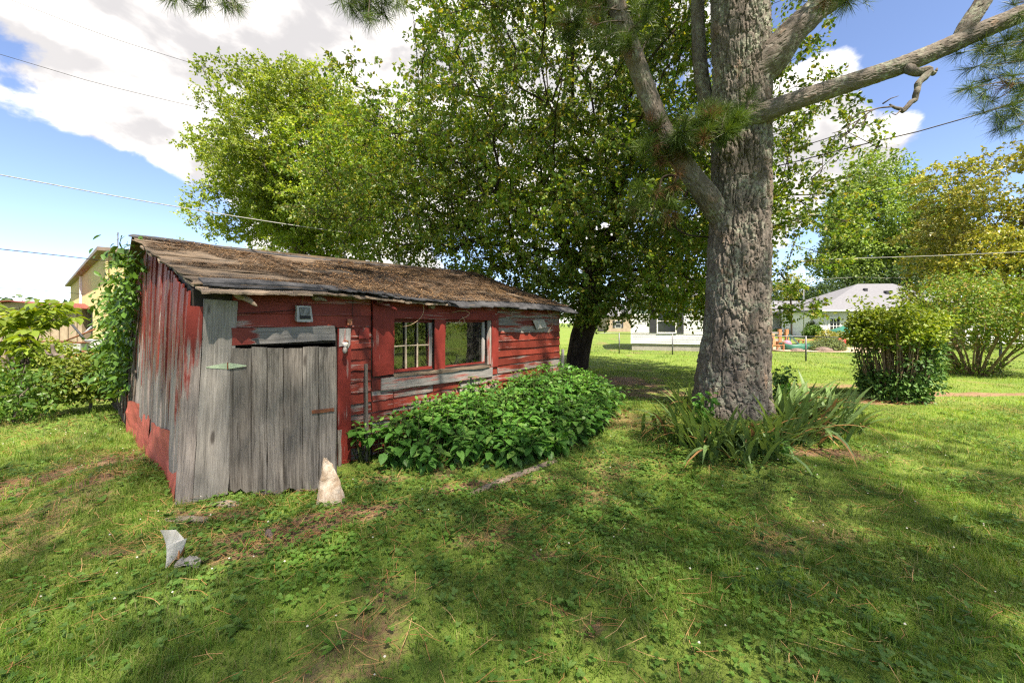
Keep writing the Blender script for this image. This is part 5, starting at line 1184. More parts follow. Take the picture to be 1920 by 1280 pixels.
a = rs.uniform(0, 6.28, 110); zz = rs.uniform(.55, 1.3, 110); q = np.stack([8.2 + (.42 + .2 * zz) * np.cos(a), 8.55 + (.42 + .2 * zz) * np.sin(a), zz], -1); foliage(g, q, 7, .10, .075, rs, HEXLEAF, .3)
put_geo('foot_leaves_shade_tint', g, M['leaf_weed_and_shade'], shr)  # same plant as the top leaves; shade is painted in as darker green
cm_ = np.array([14.75, 12.7]); shr = empty('crape_myrtle', (cm_[0], cm_[1], 0), 'vase shaped shrub with pale bare stems and orange tipped leaves', 'shrub')
g = Geo(); tips = shrub_stems(g, cm_, 22, .38, 1.55, 1.5, rs, .030); put_geo('stems', g, M['stem_tan'], shr, True)
g = Geo(); pts = thin(ellipsoid_pts(420, (15.1, 12.7, 1.95), (2.15, 1.8, 1.0), rs, .25, 5, .3), .2); foliage(g, pts, 38, .17, .10, rs, DIAMOND, .2)
for k in range(60):
    a = rs.uniform(0, 6.28); q = math.sqrt(rs.random()); b = np.array([15.1 + 2.0 * q * math.cos(a), 12.7 + 1.7 * q * math.sin(a), 2.55 + .2 * (1 - q)]); foliage(g, b + np.array([rs.normal(0, .1), 0, rs.uniform(.3, .7)]) * np.linspace(0, 1, 7)[:, None], 6, .06, .085, rs, DIAMOND, -.1)
a = rs.uniform(0, 6.28, 60); foliage(g, np.stack([cm_[0] + .5 * np.cos(a), cm_[1] + .5 * np.sin(a), rs.uniform(.05, .5, 60)], -1), 12, .12, .08, rs, DIAMOND)
put_geo('leaves', g, M['leaf_crape'], shr)

# ------------------------------------------------------------------ leafy bush along the front wall
rb = np.random.default_rng(8); bush = empty('leafy_bush', FW(3.0, 0, .8), 'low broad leafy green bush under the shed windows', 'bush')
def bush_out(s):   # how far the bush reaches out from the wall
    return np.interp(s, [1.45, 1.7, 2.1, 2.8, 3.6, 4.6, 5.6, 6.4, 6.9], [.32, .60, 1.08, 1.60, 1.70, 1.55, 1.2, .8, .3])
def bush_top(s): return np.interp(s, [1.45, 1.8, 2.3, 3.0, 4.0, 5.0, 6.0, 6.9], [.50, .54, .58, .70, .74, .78, .70, .42])
N = 900; s_ = rb.uniform(1.5, 6.7, N * 3); o_ = rb.uniform(0.03, 1.9, N * 3); k = o_ < bush_out(s_); s_, o_ = s_[k][:N], o_[k][:N]
f_ = o_ / bush_out(s_); lump = fbm(np.stack([s_ * 1.7, o_ * 1.7], -1), 2, 4)
hgt = bush_top(s_) * np.sqrt(np.clip(1 - (f_ * .93) ** 2.6, .05, 1)) * (.66 + .68 * lump)
base_ = np.array([C0[0] + U[0] * s - Vb[0] * o for s, o in zip(s_, o_)]); base_y = np.array([C0[1] + U[1] * s - Vb[1] * o for s, o in zip(s_, o_)])
LT = [leaf_template(.56, .14, .16), leaf_template(.5, .2, .28), leaf_template(.6, .1, .08)]
gst = Geo(); LP, LR, LS = [], [], []
for x, y, h_, f, o in zip(base_, base_y, hgt, f_, o_):
    lean = np.array([-Vb[0], -Vb[1]]) * rb.uniform(.05, .25) * f + rb.normal(0, .07, 2); top = np.array([x + lean[0], y + lean[1], h_]); bs = np.array([x, y, 0.0])
    gst.tube(np.array([bs, (bs + top) / 2 + np.append(rb.normal(0, .02, 2), 0), top]), [.006, .005, .003], 4, False)
    tiers = 5 if f > .55 else 3; a0 = rb.uniform(0, 6.28)
    for ti in range(tiers):
        zf = 1 - ti * .16 if ti < 3 else 1 - ti * .2; c = bs + (top - bs) * max(.08, zf); a = a0 + ti * 1.57; sz = (.065, .13, .15, .145, .13)[ti] * rb.uniform(.8, 1.25)
        for s2 in (0, math.pi):
            aa = a + s2 + rb.normal(0, .25); el = (.5, -.05, -.35, -.55, -.7)[ti] + rb.normal(0, .18); d = np.array([math.cos(aa) * math.cos(el), math.sin(aa) * math.cos(el), math.sin(el)]); LP.append(c + d * .012); LR.append(d); LS.append(sz)
LP, LR, LS = np.array(LP), np.array(LR), np.array(LS); nr = rb.normal(0, .2, LR.shape); nr[:, 2] += 1; RM = rotmats(LR, nr)
put_geo('stems', gst, M['stem_green'], bush)
def leaf_objects(parent, LP, RM, LS, tmpls, mat, rank, nobj=300, stuff_name='foliage'):
    """the nobj best seen leaves as leaf objects sharing meshes, the others joined"""
    mes = []
    for tv, tq, tt_ in tmpls:
        gl = Geo().add(tv, tq, tt_); me = gl.mesh('leaf', True); me.materials.append(mat); mes.append(me)
    order = np.argsort(rank); sel = set(order[:nobj].tolist())
    for i in sorted(sel):
        R = RM[i] * LS[i]; Mx = basis(R[:, 0], R[:, 1], R[:, 2], LP[i]); put('leaf', mes[i % len(mes)], None, parent, Mx)
    rest = np.array([i for i in range(len(LP)) if i not in sel]); g = Geo()
    for k in range(len(tmpls)):
        ix = rest[rest % len(tmpls) == k] if len(rest) else rest
        if len(ix): scatter(g, tmpls[k][0], tmpls[k][1], tmpls[k][2], LP[ix], RM[ix], LS[ix])
    if len(rest): put_geo(stuff_name, g, mat, parent, True, kind='stuff')
def front_rank(LP, LS, rg, cell=.075):
    """leaves nearest to the eye in each direction come first"""
    d = np.linalg.norm(LP - np.array([0, 0, H]), axis=1); key = np.stack([np.floor(LP[:, 0] / LP[:, 1] / cell * 3), np.floor((LP[:, 2] - H) / LP[:, 1] / cell * 3)], -1); best = {}
    for i in np.argsort(d):
        best.setdefault(tuple(key[i]), []).append(i)
    rank = np.zeros(len(LP))
    for v in best.values():
        for q, i in enumerate(v): rank[i] = q + .2 * d[i] - LS[i] * 3 + rg.random() * .2
    return rank
leaf_objects(bush, LP, RM, LS, LT, M['leaf_bush'], front_rank(LP, LS, rb))

# ------------------------------------------------------------------ vine over the back half of the side wall
vine = empty('climbing_vine', LW(4.2, 0, .1), 'green climbing vine covering the left back corner of the shed', 'vine')
rv = np.random.default_rng(17); LP, LR, LS = [], [], []; gst = Geo()
for k in range(16):
    t0 = rv.uniform(3.4, 5.2); pts_ = []; t_ = t0; off = .05
    ztop = rv.uniform(1.7, 2.6)
    for z in np.linspace(.05, ztop, 8):
        pts_.append(tuple(LW(t_, z, off))); t_ = min(5.3, max(2.9, t_ + rv.normal(0, .12))); off = rv.uniform(.03, .08)
    p, rr = resample(pts_, np.linspace(.014, .006, 8), .15); gst.tube(p, rr, 5, False)
n = 2300
t_ = rv.uniform(2.9, 5.7, n); z_ = rv.uniform(.55, 2.75, n); edge = 3.25 + .45 * np.sin(z_ * 2.1) - .75 * np.clip((z_ - 1.7), 0, 1) + rv.normal(0, .12, n)
k = (t_ > edge) & (z_ < 2.62 - .2 * np.abs(t_ - 3.0)); t_, z_ = t_[k], z_[k]; off = np.abs(rv.normal(0, .16, len(t_))) + .05 + .10 * np.clip(t_ - 4.2, 0, 1) * rv.random(len(t_))
LP = np.array([tuple(LW(a, b, c)) for a, b, c in zip(t_, z_, off)])
# tuft over the ridge end
m = 80; top = np.array(RP(-.15, 2.45, -.1)); q = top + np.clip(np.stack([rv.normal(0, .10, m), rv.normal(0, .16, m), rv.normal(-.10, .13, m)], -1), -.22, .17) + np.array([-.12, 0, 0]); LP = np.vstack([LP, q])
nL = len(LP); az = rv.uniform(0, 6.28, nL); LR = np.stack([np.cos(az) * .7 - .3, np.sin(az) * .7 - .3, rv.normal(-.55, .35, nL)], -1); nr = np.stack([rv.normal(-.5, .4, nL), rv.normal(-.6, .4, nL), rv.normal(.8, .3, nL)], -1); RM = rotmats(LR, nr); LS = rv.uniform(.07, .14, nL)
put_geo('stems', gst, M['bark_grey'], vine, True)
leaf_objects(vine, LP, RM, LS, [leaf_template(.5, .16, .2), leaf_template(.58, .1, .12)], M['leaf_vine'], front_rank(LP, LS, rv), 260)

# ------------------------------------------------------------------ iris round the pine
ri = np.random.default_rng(29)
def blade_leaf(L, wid, bend, name):
    n = 7; V = []; Q = []
    for i in range(n + 1):
        f = i / n; a = bend * f ** 1.6; x = L * (f * math.cos(a * .55)); z = -L * f * math.sin(a * .55); hw = wid / 2 * (1 - f ** 4) * (.75 + .5 * math.sin(math.pi * f) * .6)
        V += [(x, -hw, z), (x, 0, z - hw * .3), (x, hw, z)]
    for i in range(n): a = i * 3; Q += [(a, a + 3, a + 4, a + 1), (a + 1, a + 4, a + 5, a + 2)]
    return Geo().add(V, Q=Q).mesh(name, True)
IR = [blade_leaf(1, .082, b, 'leaf') for b in (.35, .8, 1.5, 2.2)]; ID = [blade_leaf(1, .06, b, 'leaf') for b in (.9, 1.9)]
IN = [blade_leaf(1, .045, b, 'leaf') for b in (.5, 1.1)]
for me in IR + IN: me.materials.append(M['iris'])
for me in ID: me.materials.append(M['iris_dry'])
CL = [(1262, 820, 22, 'clump of arching iris leaves at the left front of the pine'), (1300, 838, 24, 'clump of broad iris leaves left of the pine base centre'), (1345, 845, 24, 'clump of upright iris leaves directly before the pine trunk'),
      (1395, 850, 24, 'clump of iris leaves right of the pine base centre'), (1440, 845, 22, 'clump of iris leaves with dry blades before the right trunk edge'), (1485, 838, 26, 'tall iris clump with tan dry blades right of the pine'),
      (1530, 828, 26, 'tall iris clump leaning right beside the pine'), (1575, 815, 24, 'outermost iris clump at the right sprawling over the lawn'), (1500, 800, 24, 'rear iris clump behind the dry blades'),
      (1545, 795, 22, 'rear iris clump at the right end of the bed'), (1290, 795, 16, 'small iris clump tucked against the left trunk flare'), (1465, 790, 20, 'iris clump pressed against the right trunk flare'), (1318, 862, 18, 'low drooping iris clump at the very front left of the bed'), (1372, 868, 18, 'low drooping iris clump at the very front of the bed'), (1425, 864, 18, 'low drooping iris clump at the front right of the bed')]
for ci, (px, py, nl, lab) in enumerate(CL):
    b = G(px, py); r_ = empty('iris_clump', (b.x, b.y, gz(b.x, b.y)), lab, 'iris', 'iris clumps round the pine')
    for k in range(int(nl * 1.3)):
        a = ri.uniform(0, 6.28); bp = np.array([b.x + ri.normal(0, .16), b.y + ri.normal(0, .13), 0]); bp[2] = gz(bp[0], bp[1]) - .01
        if np.hypot(bp[0] - PINE[0], bp[1] - PINE[1]) < .72: bp[:2] = PINE + (bp[:2] - PINE) / np.hypot(*(bp[:2] - PINE)) * .78
        outw = np.array([bp[0] - PINE[0], bp[1] - PINE[1], 0]); outw /= np.linalg.norm(outw); lean = ri.uniform(.15, .75) if ci > 4 else ri.uniform(.2, .9)
        hd = outw * .8 + np.array([math.cos(a), math.sin(a), 0]) * .8; hd /= np.linalg.norm(hd); d = hd * math.sin(lean) + np.array([0, 0, 1]) * math.cos(lean)
        nrm = np.array([0, 0, 1.0]) * math.sin(lean) - hd * math.cos(lean); R = rotmats(d[None], nrm[None])[0]
        dry = ri.random() < (.20 if 4 <= ci <= 8 else .06); L = ri.uniform(.42, .78) * (1.15 if ci in (5, 6, 8, 9) else 1)
        me = ID[ri.integers(2)] if dry else IR[min(3, int(ri.exponential(1.1)))]
        put('leaf', me, None, r_, basis(*(R * L).T, bp))
# grassy tuft and weeds beside them
def weed(name, px, py, hgt, n, mat, label, cat, spread=.12, size=.09, seed=1, narrow=False, sx=.06):
    b = G(px, py); r0 = np.random.default_rng(seed); e = empty(name, (b.x, b.y, gz(b.x, b.y)), label, cat)
    if narrow:
        for k in range(n):
            a = r0.uniform(0, 6.28); lean = r0.uniform(.2, 1.1); hd = np.array([math.cos(a), math.sin(a), 0]); d = hd * math.sin(lean) + np.array([0, 0, math.cos(lean)]); nrm = np.array([0, 0, 1.]) * math.sin(lean) - hd * math.cos(lean)
            R = rotmats(d[None], nrm[None])[0] * hgt * r0.uniform(.7, 1.1); put('leaf', IN[r0.integers(2)], None, e, basis(*R.T, (b.x + r0.normal(0, sx), b.y + r0.normal(0, sx), gz(b.x, b.y))))
        return e
    g = Geo(); gl = Geo()
    for k in range(n):
        t0 = np.array([b.x + r0.normal(0, sx), b.y + r0.normal(0, sx), 0]); t1 = t0 + np.array([r0.normal(0, .12), r0.normal(0, .12), 1]) * hgt * r0.uniform(.7, 1.05); g.tube(np.array([t0, (t0 + t1) / 2, t1]), [.008, .006, .003], 4, False)
        pts_ = t0 + (t1 - t0) * np.linspace(.25, 1, 8)[:, None]; foliage(gl, pts_, 5, spread * .5, size, r0, HEXLEAF, .2)
    put_geo('stems', g, M['stem_green'], e); put_geo('leaves', gl, M[mat], e); return e
weed('grass_tuft', 1295, 765, .45, 30, 'iris', 'pale grassy tuft behind the left side of the pine', 'grass tuft', narrow=True, seed=3, sx=.10)
weed('weed', 1466, 752, .72, 6, 'leaf_weed_and_shade', 'upright leafy weed just right of the pine trunk', 'weed', seed=4)
weed('weed', 1490, 770, .42, 7, 'leaf_bush', 'bushy low weed among the iris right of the pine', 'weed', seed=5, sx=.16)
weed('trunk_seedling', 1328, 808, .55, 3, 'leaf_bush', 'small seedling climbing the front of the pine trunk base', 'weed', seed=6, spread=.06, size=.10)
weed('weed', 1420, 855, .24, 7, 'leaf_bush', 'low leafy weed among the iris before the pine', 'weed', seed=7, sx=.18)

# ------------------------------------------------------------------ overgrown left side
def bushy(name, px, py, rx, ry, rz, zc, mat, label, n=140, per=24, spread=.1, size=.07, seed=1, tm=HEXLEAF, stem='bark_grey', trunk=.03):
    b = G(px, py); r0 = np.random.default_rng(seed); pts_ = thin(ellipsoid_pts(n, (b.x, b.y, zc), (rx, ry, rz), r0, .3, seed, .3), spread * .9); pts_ = pts_[pts_[:, 2] > .03]
    return make_tree(name, (b.x, b.y, 0), [(b.x, b.y, -.05), (b.x + .03, b.y, zc * .3), (b.x, b.y, zc * .6)], pts_, M[mat], M[stem], label, 'shrub', per, spread, size, tm, seed, .004, seg=.2)
bushy('green_shrub', 168, 772, .55, .5, .42, .62, 'leaf_lime', 'round lime green shrub on a short trunk left of the shed', 170, 26, .09, .075, 61)
bushy('undergrowth_shrub', 25, 790, .75, .5, .5, .5, 'leaf_vine', 'tangled undergrowth at the left edge below the rusty post', 100, 18, .12, .08, 62)
bushy('undergrowth_shrub', 70, 745, .5, .4, .28, .25, 'leaf_lime', 'low bright undergrowth between the rusty post and round shrub', 150, 22, .12, .08, 63)
bushy('undergrowth_shrub', -90, 745, .9, .8, .5, .5, 'leaf_lime', 'leafy thicket cut by the left edge of the picture', 120, 18, .14, .09, 64)
bushy('wall_shrub', 212, 745, .3, .5, .5, .75, 'leaf_vine', 'loose shrub growing against the vine at the shed corner', 130, 22, .1, .08, 65)
bushy('yard_bush', 75, 690, 1.0, .8, .5, .5, 'leaf_lime', 'sunlit bush in the yard behind the rusty post', 220, 24, .18, .12, 66)
# sapling with large leaves
rl = np.random.default_rng(71); sap = empty('sapling', G(35, 725), 'spreading sapling with very large drooping leaves at the left edge', 'sapling'); gst = Geo(); LP, LR, LS = [], [], []
b0 = np.array(G(35, 725))
for k in range(22):
    Yq = rl.uniform(7.0, 9.2); e = np.array(P(rl.uniform(-40, 145), rl.uniform(545, 600) if k % 2 else rl.uniform(560, 680), Yq)); a = b0 + np.append(rl.normal(0, .2, 2), .8 + .5 * rl.random()); m_ = (a + e) / 2 + np.array([0, 0, .18])
    p, rr = resample([b0, a, m_, e], [.022, .016, .010, .004], .12); gst.tube(p, rr, 5, False)
    for q in range(len(p) // 2, len(p)):
        for s2 in range(2):
            az = rl.uniform(0, 6.28); d = np.array([math.cos(az), math.sin(az), rl.uniform(-.6, .05)]); LP.append(p[q] + d * .05); LR.append(d); LS.append(rl.uniform(.13, .25))
LP, LR, LS = np.array(LP), np.array(LR), np.array(LS); nr = rl.normal(0, .25, LR.shape); nr[:, 2] += 1; put_geo('stems', gst, M['bark_grey'], sap, True)
leaf_objects(sap, LP, rotmats(LR, nr), LS, [leaf_template(.66, .1, .22), leaf_template(.6, .16, .3)], M['leaf_lime'], front_rank(LP, LS, rl), 200)
# shrubs outside the right edge, mirrored in the shed windows
make_tree('side_shrub', (14.5, 3.0, 0), [(14.5, 3.0, -.05), (14.5, 3.0, .5), (14.5, 3.0, 1.0)], thin(ellipsoid_pts(260, (14.5, 3.0, 1.7), (1.6, 2.2, 1.5), rl, .3, 4, .3), .28), M['leaf_pear'], M['bark_grey'], 'tall shrub outside the right edge, mirrored in the shed windows', 'shrub', 40, .2, .10, HEXLEAF, 90, .005, seg=.4)
make_tree('side_shrub', (16.0, 8.0, 0), [(16.0, 8.0, -.05), (16, 8.0, .5), (16, 8.0, 1.2)], thin(ellipsoid_pts(260, (16.2, 7.6, 1.9), (1.6, 2.0, 1.7), rl, .3, 5, .3), .28), M['leaf_pear'], M['bark_grey'], 'shrub just outside the right edge, seen only in window reflections', 'shrub', 40, .2, .10, HEXLEAF, 92, .005, seg=.4)
# knotted old vine trunk by the shed corner
vt = empty('gnarled_stump', G(120, 700), 'twisted bare grey stump beyond the round shrub', 'stump')
a = np.array(G(122, 700)); p, rr = resample([a, a + (.05, 0, .35), a + (-.10, 0, .55), a + (-.45, .1, .62), a + (-.55, .1, .95)], [.10, .08, .08, .06, .03], .08); put_geo('trunk', Geo().tube(p, rr * (1 + rng.normal(0, .1, len(p))), 8), M['bark_grey'], vt, True)
p, rr = resample([a + (-.4, .1, .62), a + (-.7, .15, .6), a + (-.9, .2, .75)], [.05, .04, .02], .08); put_geo('limb', Geo().tube(p, rr, 7), M['bark_grey'], vt, True)
a = np.array(G(222, 770)); vs_ = empty('woody_creeper', tuple(a), 'crooked woody creeper stems at the foot of the vine', 'creeper')
for k in range(4):
    p, rr = resample([a + (.05 * k, 0, 0), a + (-.25 - .1 * k, .1, .25 + .1 * k), a + (-.15, .2, .5), a + (-.5 + .1 * k, .3, .8)], [.03, .025, .02, .01], .08); put_geo('stem', Geo().tube(p, rr, 6), M['bark_grey'], vs_, True)
# ================================================================== YARDS, HOUSES, FENCES BEYOND
# ---- chain link fence across the back of the lawn
FA, FB = np.array([5.82, 21.6]), np.array([8.26, 20.5]); posts = []
line = [np.array(G(*q))[:2] for q in ((1161, 662), (1261, 665.5), (1511, 678), (1876, 700.5))]
posts = [line[0] - (line[1] - line[0]) * 1.0, line[0], line[1], (line[1] + line[2]) / 2, line[2], (line[2] + line[3]) / 2, line[3], line[3] + (line[3] - line[2]) / 2]
fence = empty('chain_link_fence', (*posts[0], 0), 'grey chain link fence crossing the lawn behind the pine', 'fence'); FH = 1.07
for i, p in enumerate(posts): put_geo('post', Geo().tube([(p[0], p[1], -.05), (p[0], p[1], FH + .03)], .034 if i else .045, 8), M['fence_steel'], fence, True)
for a, b in zip(posts[:-1], posts[1:]):
    put_geo('top_rail', Geo().tube([(a[0], a[1], FH), (b[0], b[1], FH)], .022, 6), M['fence_steel'], fence, True)
    L = np.linalg.norm(b - a); nw = int(L / .075); d = (b - a) / L; nrm_ = np.array([-d[1], d[0], 0]) * .0016; V, Q = [], []
    for sgn in (1, -1):
        for k in range(-14, nw + 14):
            x0, x1 = k * .075, k * .075 + sgn * FH; z0, z1 = .02, FH
            if sgn < 0: x0, x1 = k * .075, k * .075 - FH
            t0, t1 = 0.0, 1.0
            for lo, hi in ((0, L),):
                dx = x1 - x0; ta, tb = (lo - x0) / dx, (hi - x0) / dx; t0, t1 = max(t0, min(ta, tb)), min(t1, max(ta, tb))
            if t1 <= t0: continue
            pa = np.array([*(a + d * (x0 + (x1 - x0) * t0)), z0 + (z1 - z0) * t0]); pb = np.array([*(a + d * (x0 + (x1 - x0) * t1)), z0 + (z1 - z0) * t1]); up_ = np.array([d[0] * .0012, d[1] * .0012, -.0012 * sgn])
            n0 = len(V); V += [pa - up_, pa + up_, pb + up_, pb - up_]; Q.append((n0, n0 + 1, n0 + 2, n0 + 3))
    put_geo('wire_mesh', Geo().add(V, Q=Q), M['fence_steel'], fence, kind='stuff')
# tall pole behind the fence
a = G(1507, 640); put_geo('thin_pole', Geo().tube([(a.x, a.y, 0), (a.x, a.y, 6.2)], .04, 8), M['galv'], None, True, M=Matrix.Translation(a), label='thin grey pole right of the pine trunk', cat='pole')

# ---- house builder
def wbox(g, c, s, rz): g.box(c, s, rz)
class House:
    def __init__(s, name, o, rz, label, cat='house'):
        s.o = Vector((o[0], o[1], 0)); s.rz = rz; s.e = empty(name, s.o, label, cat); s.M = Matrix.Translation(s.o) @ Matrix.Rotation(rz, 4, 'Z')
    def part(s, name, g, mat, parent=None, smooth=False): return put(name, g.mesh(name, smooth), M[mat], parent or s.e, s.M)
    def box(s, name, c, sz, mat, parent=None): return s.part(name, Geo().box(c, sz), mat, parent)
    def window(s, x, y, z, w_, h_, cols_=1, rows_=2, shutters=True, frame='house_white', depth=-1):
        f = Geo(); t = .06
        for cx_, cz_, sx, sz in ((x, z + h_ / 2 + t / 2, w_ + 2 * t, t), (x, z - h_ / 2 - t / 2, w_ + 2 * t, t), (x - w_ / 2 - t / 2, z, t, h_), (x + w_ / 2 + t / 2, z, t, h_)): f.box((cx_, y + depth * .035, cz_), (sx, .07, sz))
        for k in range(1, rows_): f.box((x, y + depth * .045, z - h_ / 2 + h_ * k / rows_), (w_, .05, .04))
        for k in range(1, cols_): f.box((x - w_ / 2 + w_ * k / cols_, y + depth * .043, z), (.035, .045, h_))
        wn = s.part('window', f, frame); s.box('pane', (x, y + depth * .034, z), (w_, .012, h_), 'dark_glass', wn)
        if shutters:
            for sg in (-1, 1): s.box('shutter', (x + sg * (w_ / 2 + .27), y + depth * .025, z), (.36, .05, h_ + .1), 'shutter')
        return wn
    def gable_roof(s, x0, x1, y0, y1, ze, zr, mat, ov=.35, th=.09):
        g = Geo(); ym = (y0 + y1) / 2; a, b = x0 - ov, x1 + ov
        for (ya, yb) in ((y0 - ov, ym), (y1 + ov, ym)):
            g.hexa([(a, ya, ze - .08), (b, ya, ze - .08), (b, yb, zr), (a, yb, zr), (a, ya, ze - .08 + th), (b, ya, ze - .08 + th), (b, yb, zr + th), (a, yb, zr + th)])
        return s.part('roof', g, mat)
    def siding(s, x0, x1, y, z0, z1, step, mat, holes=(), depth=-1):
        g = Geo(); z = z0
        while z < z1 - .01:
            h_ = min(step, z1 - z); g.hexa([(x0, y, z), (x1, y, z), (x1, y + depth * -.002, z), (x0, y + depth * -.002, z), (x0, y + depth * .004, z + h_), (x1, y + depth * .004, z + h_), (x1, y, z + h_), (x0, y, z + h_)]) if False else g.add([(x0, y + depth * .022, z), (x1, y + depth * .022, z), (x1, y + depth * .004, z + h_), (x0, y + depth * .004, z + h_), (x0, y + depth * .002, z), (x1, y + depth * .002, z)], Q=[(0, 1, 2, 3), (4, 5, 1, 0)]); z += step
        return s.part('siding', g, mat)
# white vinyl house left of the pine trunk: front left corner at px 1183
a = np.array([(1183 - CX) / F * 24.0, 24.0]); ang = -.35; LL_ = 6.4
h = House('vinyl_house', a, ang, 'white vinyl sided house seen under the tree left of the pine')
h.box('foundation', (LL_ / 2, 3.0, .15), (LL_ - .1, 5.9, .5), 'concrete'); h.box('wall', (LL_ / 2, 3.0, 1.75), (LL_, 6, 2.7), 'vinyl')
h.siding(0, LL_, 0, .42, 3.05, .13, 'vinyl'); h.window(2.0, 0, 1.75, .95, 1.3)
h.gable_roof(0, LL_, 0, 6, 3.1, 4.7, 'shingle'); h.box('corner_trim', (.05, -.02, 1.73), (.12, .03, 2.64), 'house_white')
# white house beyond the garden
a = G(1452, 629); W1 = House('white_house', (a.x, 52), -.10, 'long white house with grey roof and shuttered windows right of pine')
W1.box('wall', (9, 4, 1.3), (26, 8, 2.6), 'house_white'); W1.gable_roof(-4, 22, 0, 8, 2.75, 4.6, 'shingle', .6)
for x in (-1.5, 2.1, 4.6, 7.6): W1.window(x, 0, 1.3, .95, 1.45)
W1.window(9.6, 0, 1.4, 1.5, 1.7, 2, 3, False, 'shutter')
for x in (-3, 1.0, 5.6): W1.box('porch_post', (x, -1.6, 1.3), (.14, .14, 2.6), 'house_white')
# nearer wing with glazed double doors and hipped roof
W2 = House('house_wing', ((1537 - CX) / F * 42, 42), -.10, 'white house wing with glazed double doors under hipped grey roof')
W2.box('wall', (6.0, 3.5, 1.45), (12, 7, 2.9), 'house_white')
g = Geo(); x0, x1, y0, y1 = -.5, 14.5, -.6, 9.6; zr = 6.1; g.add([(x0, y0, 2.85), (x1, y0, 2.85), (x1, y1, 2.85), (x0, y1, 2.85), (6.8, 4.4, zr), (10.5, 4.4, zr), (x0, y0, 3.0), (x1, y0, 3.0), (x1, y1, 3.0), (x0, y1, 3.0)], Q=[(6, 7, 5, 4), (8, 9, 4, 5), (0, 3, 2, 1), (0, 1, 7, 6), (1, 2, 8, 7), (2, 3, 9, 8), (3, 0, 6, 9)], T=[(9, 6, 4), (7, 8, 5)]); W2.part('roof', g, 'shingle')
W2.box('gutter', (7, -.66, 2.92), (15, .12, .14), 'house_white')
for x in (1.45, 3.35):
    f = W2.box('glazed_door', (x, -.03, 1.15), (1.3, .06, 2.3), 'vinyl'); W2.box('pane', (x, -.066, 1.3), (.92, .012, 1.55), 'dark_glass', f)
    gm = Geo()
    for k in (1, 2): gm.box((x - .46 + .92 * k / 3, -.076, 1.3), (.05, .012, 1.55))
    for k in (1, 2, 3): gm.box((x, -.078, .525 + 1.55 * k / 4), (.92, .014, .05))
    W2.part('muntins', gm, 'vinyl', f)
W2.window(8.2, 0, 1.55, 1.0, 1.3); W2.box('vent', (6.6, 3.0, 5.3), (.3, .3, .35), 'shutter'); W2.box('vent', (8.4, 2.4, 5.0), (.5, .4, .3), 'shutter')
# far house seen under the tree
a = G(1125, 620); h = House('distant_house', (a.x, 72), 0, 'low pale distant house under the tree beside its trunk')
h.box('wall', (6, 4, 1.4), (14, 8, 2.8), 'tan_wall'); h.gable_roof(-1, 13, 0, 8, 2.9, 5.0, 'shingle')
for x in (1, 4.5, 8): h.window(x, 0, 1.4, 1.0, 1.2)
# long white outbuilding behind the crape myrtle
a = G(1775, 650); h = House('long_outbuilding', (a.x, 30), -.05, 'long pale building behind the vase shaped shrub')
h.box('wall', (12.5, 3, 1.05), (17, 6, 2.1), 'tan_wall'); h.siding(4, 21, 0, .1, 2.1, .2, 'vinyl'); h.gable_roof(4, 21, 0, 6, 2.2, 3.5, 'shingle')

# ---- garden with toys beyond the fence
def sandbed():
    g = Geo(); c = np.array([(1530 - CX) / F * 24.5, 24.5]); n = 40; V = [(c[0], c[1], .05)]
    for k in range(n):
        a = 2 * math.pi * k / n; r = 1 + .15 * math.sin(3 * a) + .1 * math.sin(5 * a + 1); V.append((c[0] + 4.4 * r * math.cos(a), c[1] + 2.6 * r * math.sin(a), .045))
    return g.add(V, T=[(0, 1 + k, 1 + (k + 1) % n) for k in range(n)])
put_geo('sand_bed', sandbed(), M['sand'], kind='structure', label='pale sandy play bed beyond the fence')
YS = 24.0
def at(px, py, Y=YS): 
    p = P(px, py, Y); return p
sb = empty('sandbox', at(1495, 652), 'dark green boat shaped sandbox on the sand bed', 'sandbox'); c = at(1495, 655); c.z = 0
g = Geo(); V = []; n = 20
for (zz, k) in ((.05, .85), (.36, 1.0), (.36, .9), (.12, .8)):
    for q in range(n):
        a = 2 * math.pi * q / n; V.append((c.x + 1.05 * k * math.copysign(abs(math.cos(a)) ** .7, math.cos(a)), c.y + .6 * k * math.sin(a), zz + (.10 * math.cos(a) ** 4 if zz > .3 else 0)))
g.add(V, Q=[(i * n + k, i * n + (k + 1) % n, (i + 1) * n + (k + 1) % n, (i + 1) * n + k) for i in range(3) for k in range(n)]); put_geo('hull', g, M['green_plastic'], sb, True)
put_geo('sand_fill', Geo().add([(c.x, c.y, .24)] + [(c.x + .88 * math.cos(a), c.y + .5 * math.sin(a), .2) for a in np.linspace(0, 6.28, 17)[:-1]], T=[(0, 1 + k, 1 + (k + 1) % 16) for k in range(16)]), M['sand'], sb)
def ball(name, px, py, r, mat, label, cat='ball', sq=1.0, Y=YS):
    c = at(px, py, Y); V = []; n, m_ = 14, 8
    for j in range(m_ + 1):
        a = -math.pi / 2 + math.pi * j / m_
        for i in range(n): V.append((c.x + r * math.cos(a) * math.cos(2 * math.pi * i / n) * (1 + .12 * math.sin(3 * i + j)) if mat == 'rock' else c.x + r * math.cos(a) * math.cos(2 * math.pi * i / n), c.y + r * math.cos(a) * math.sin(2 * math.pi * i / n), max(.0, c.z + r * sq * math.sin(a))))
    return put_geo(name, Geo().add(V, Q=[(j * n + i, j * n + (i + 1) % n, (j + 1) * n + (i + 1) % n, (j + 1) * n + i) for j in range(m_) for i in range(n)]), M[mat], None, mat != 'rock', M=Matrix.Translation(c), label=label, cat=cat)
ball('play_ball', 1476, 645, .24, 'pink_plastic', 'pink play ball at the left end of the green sandbox')
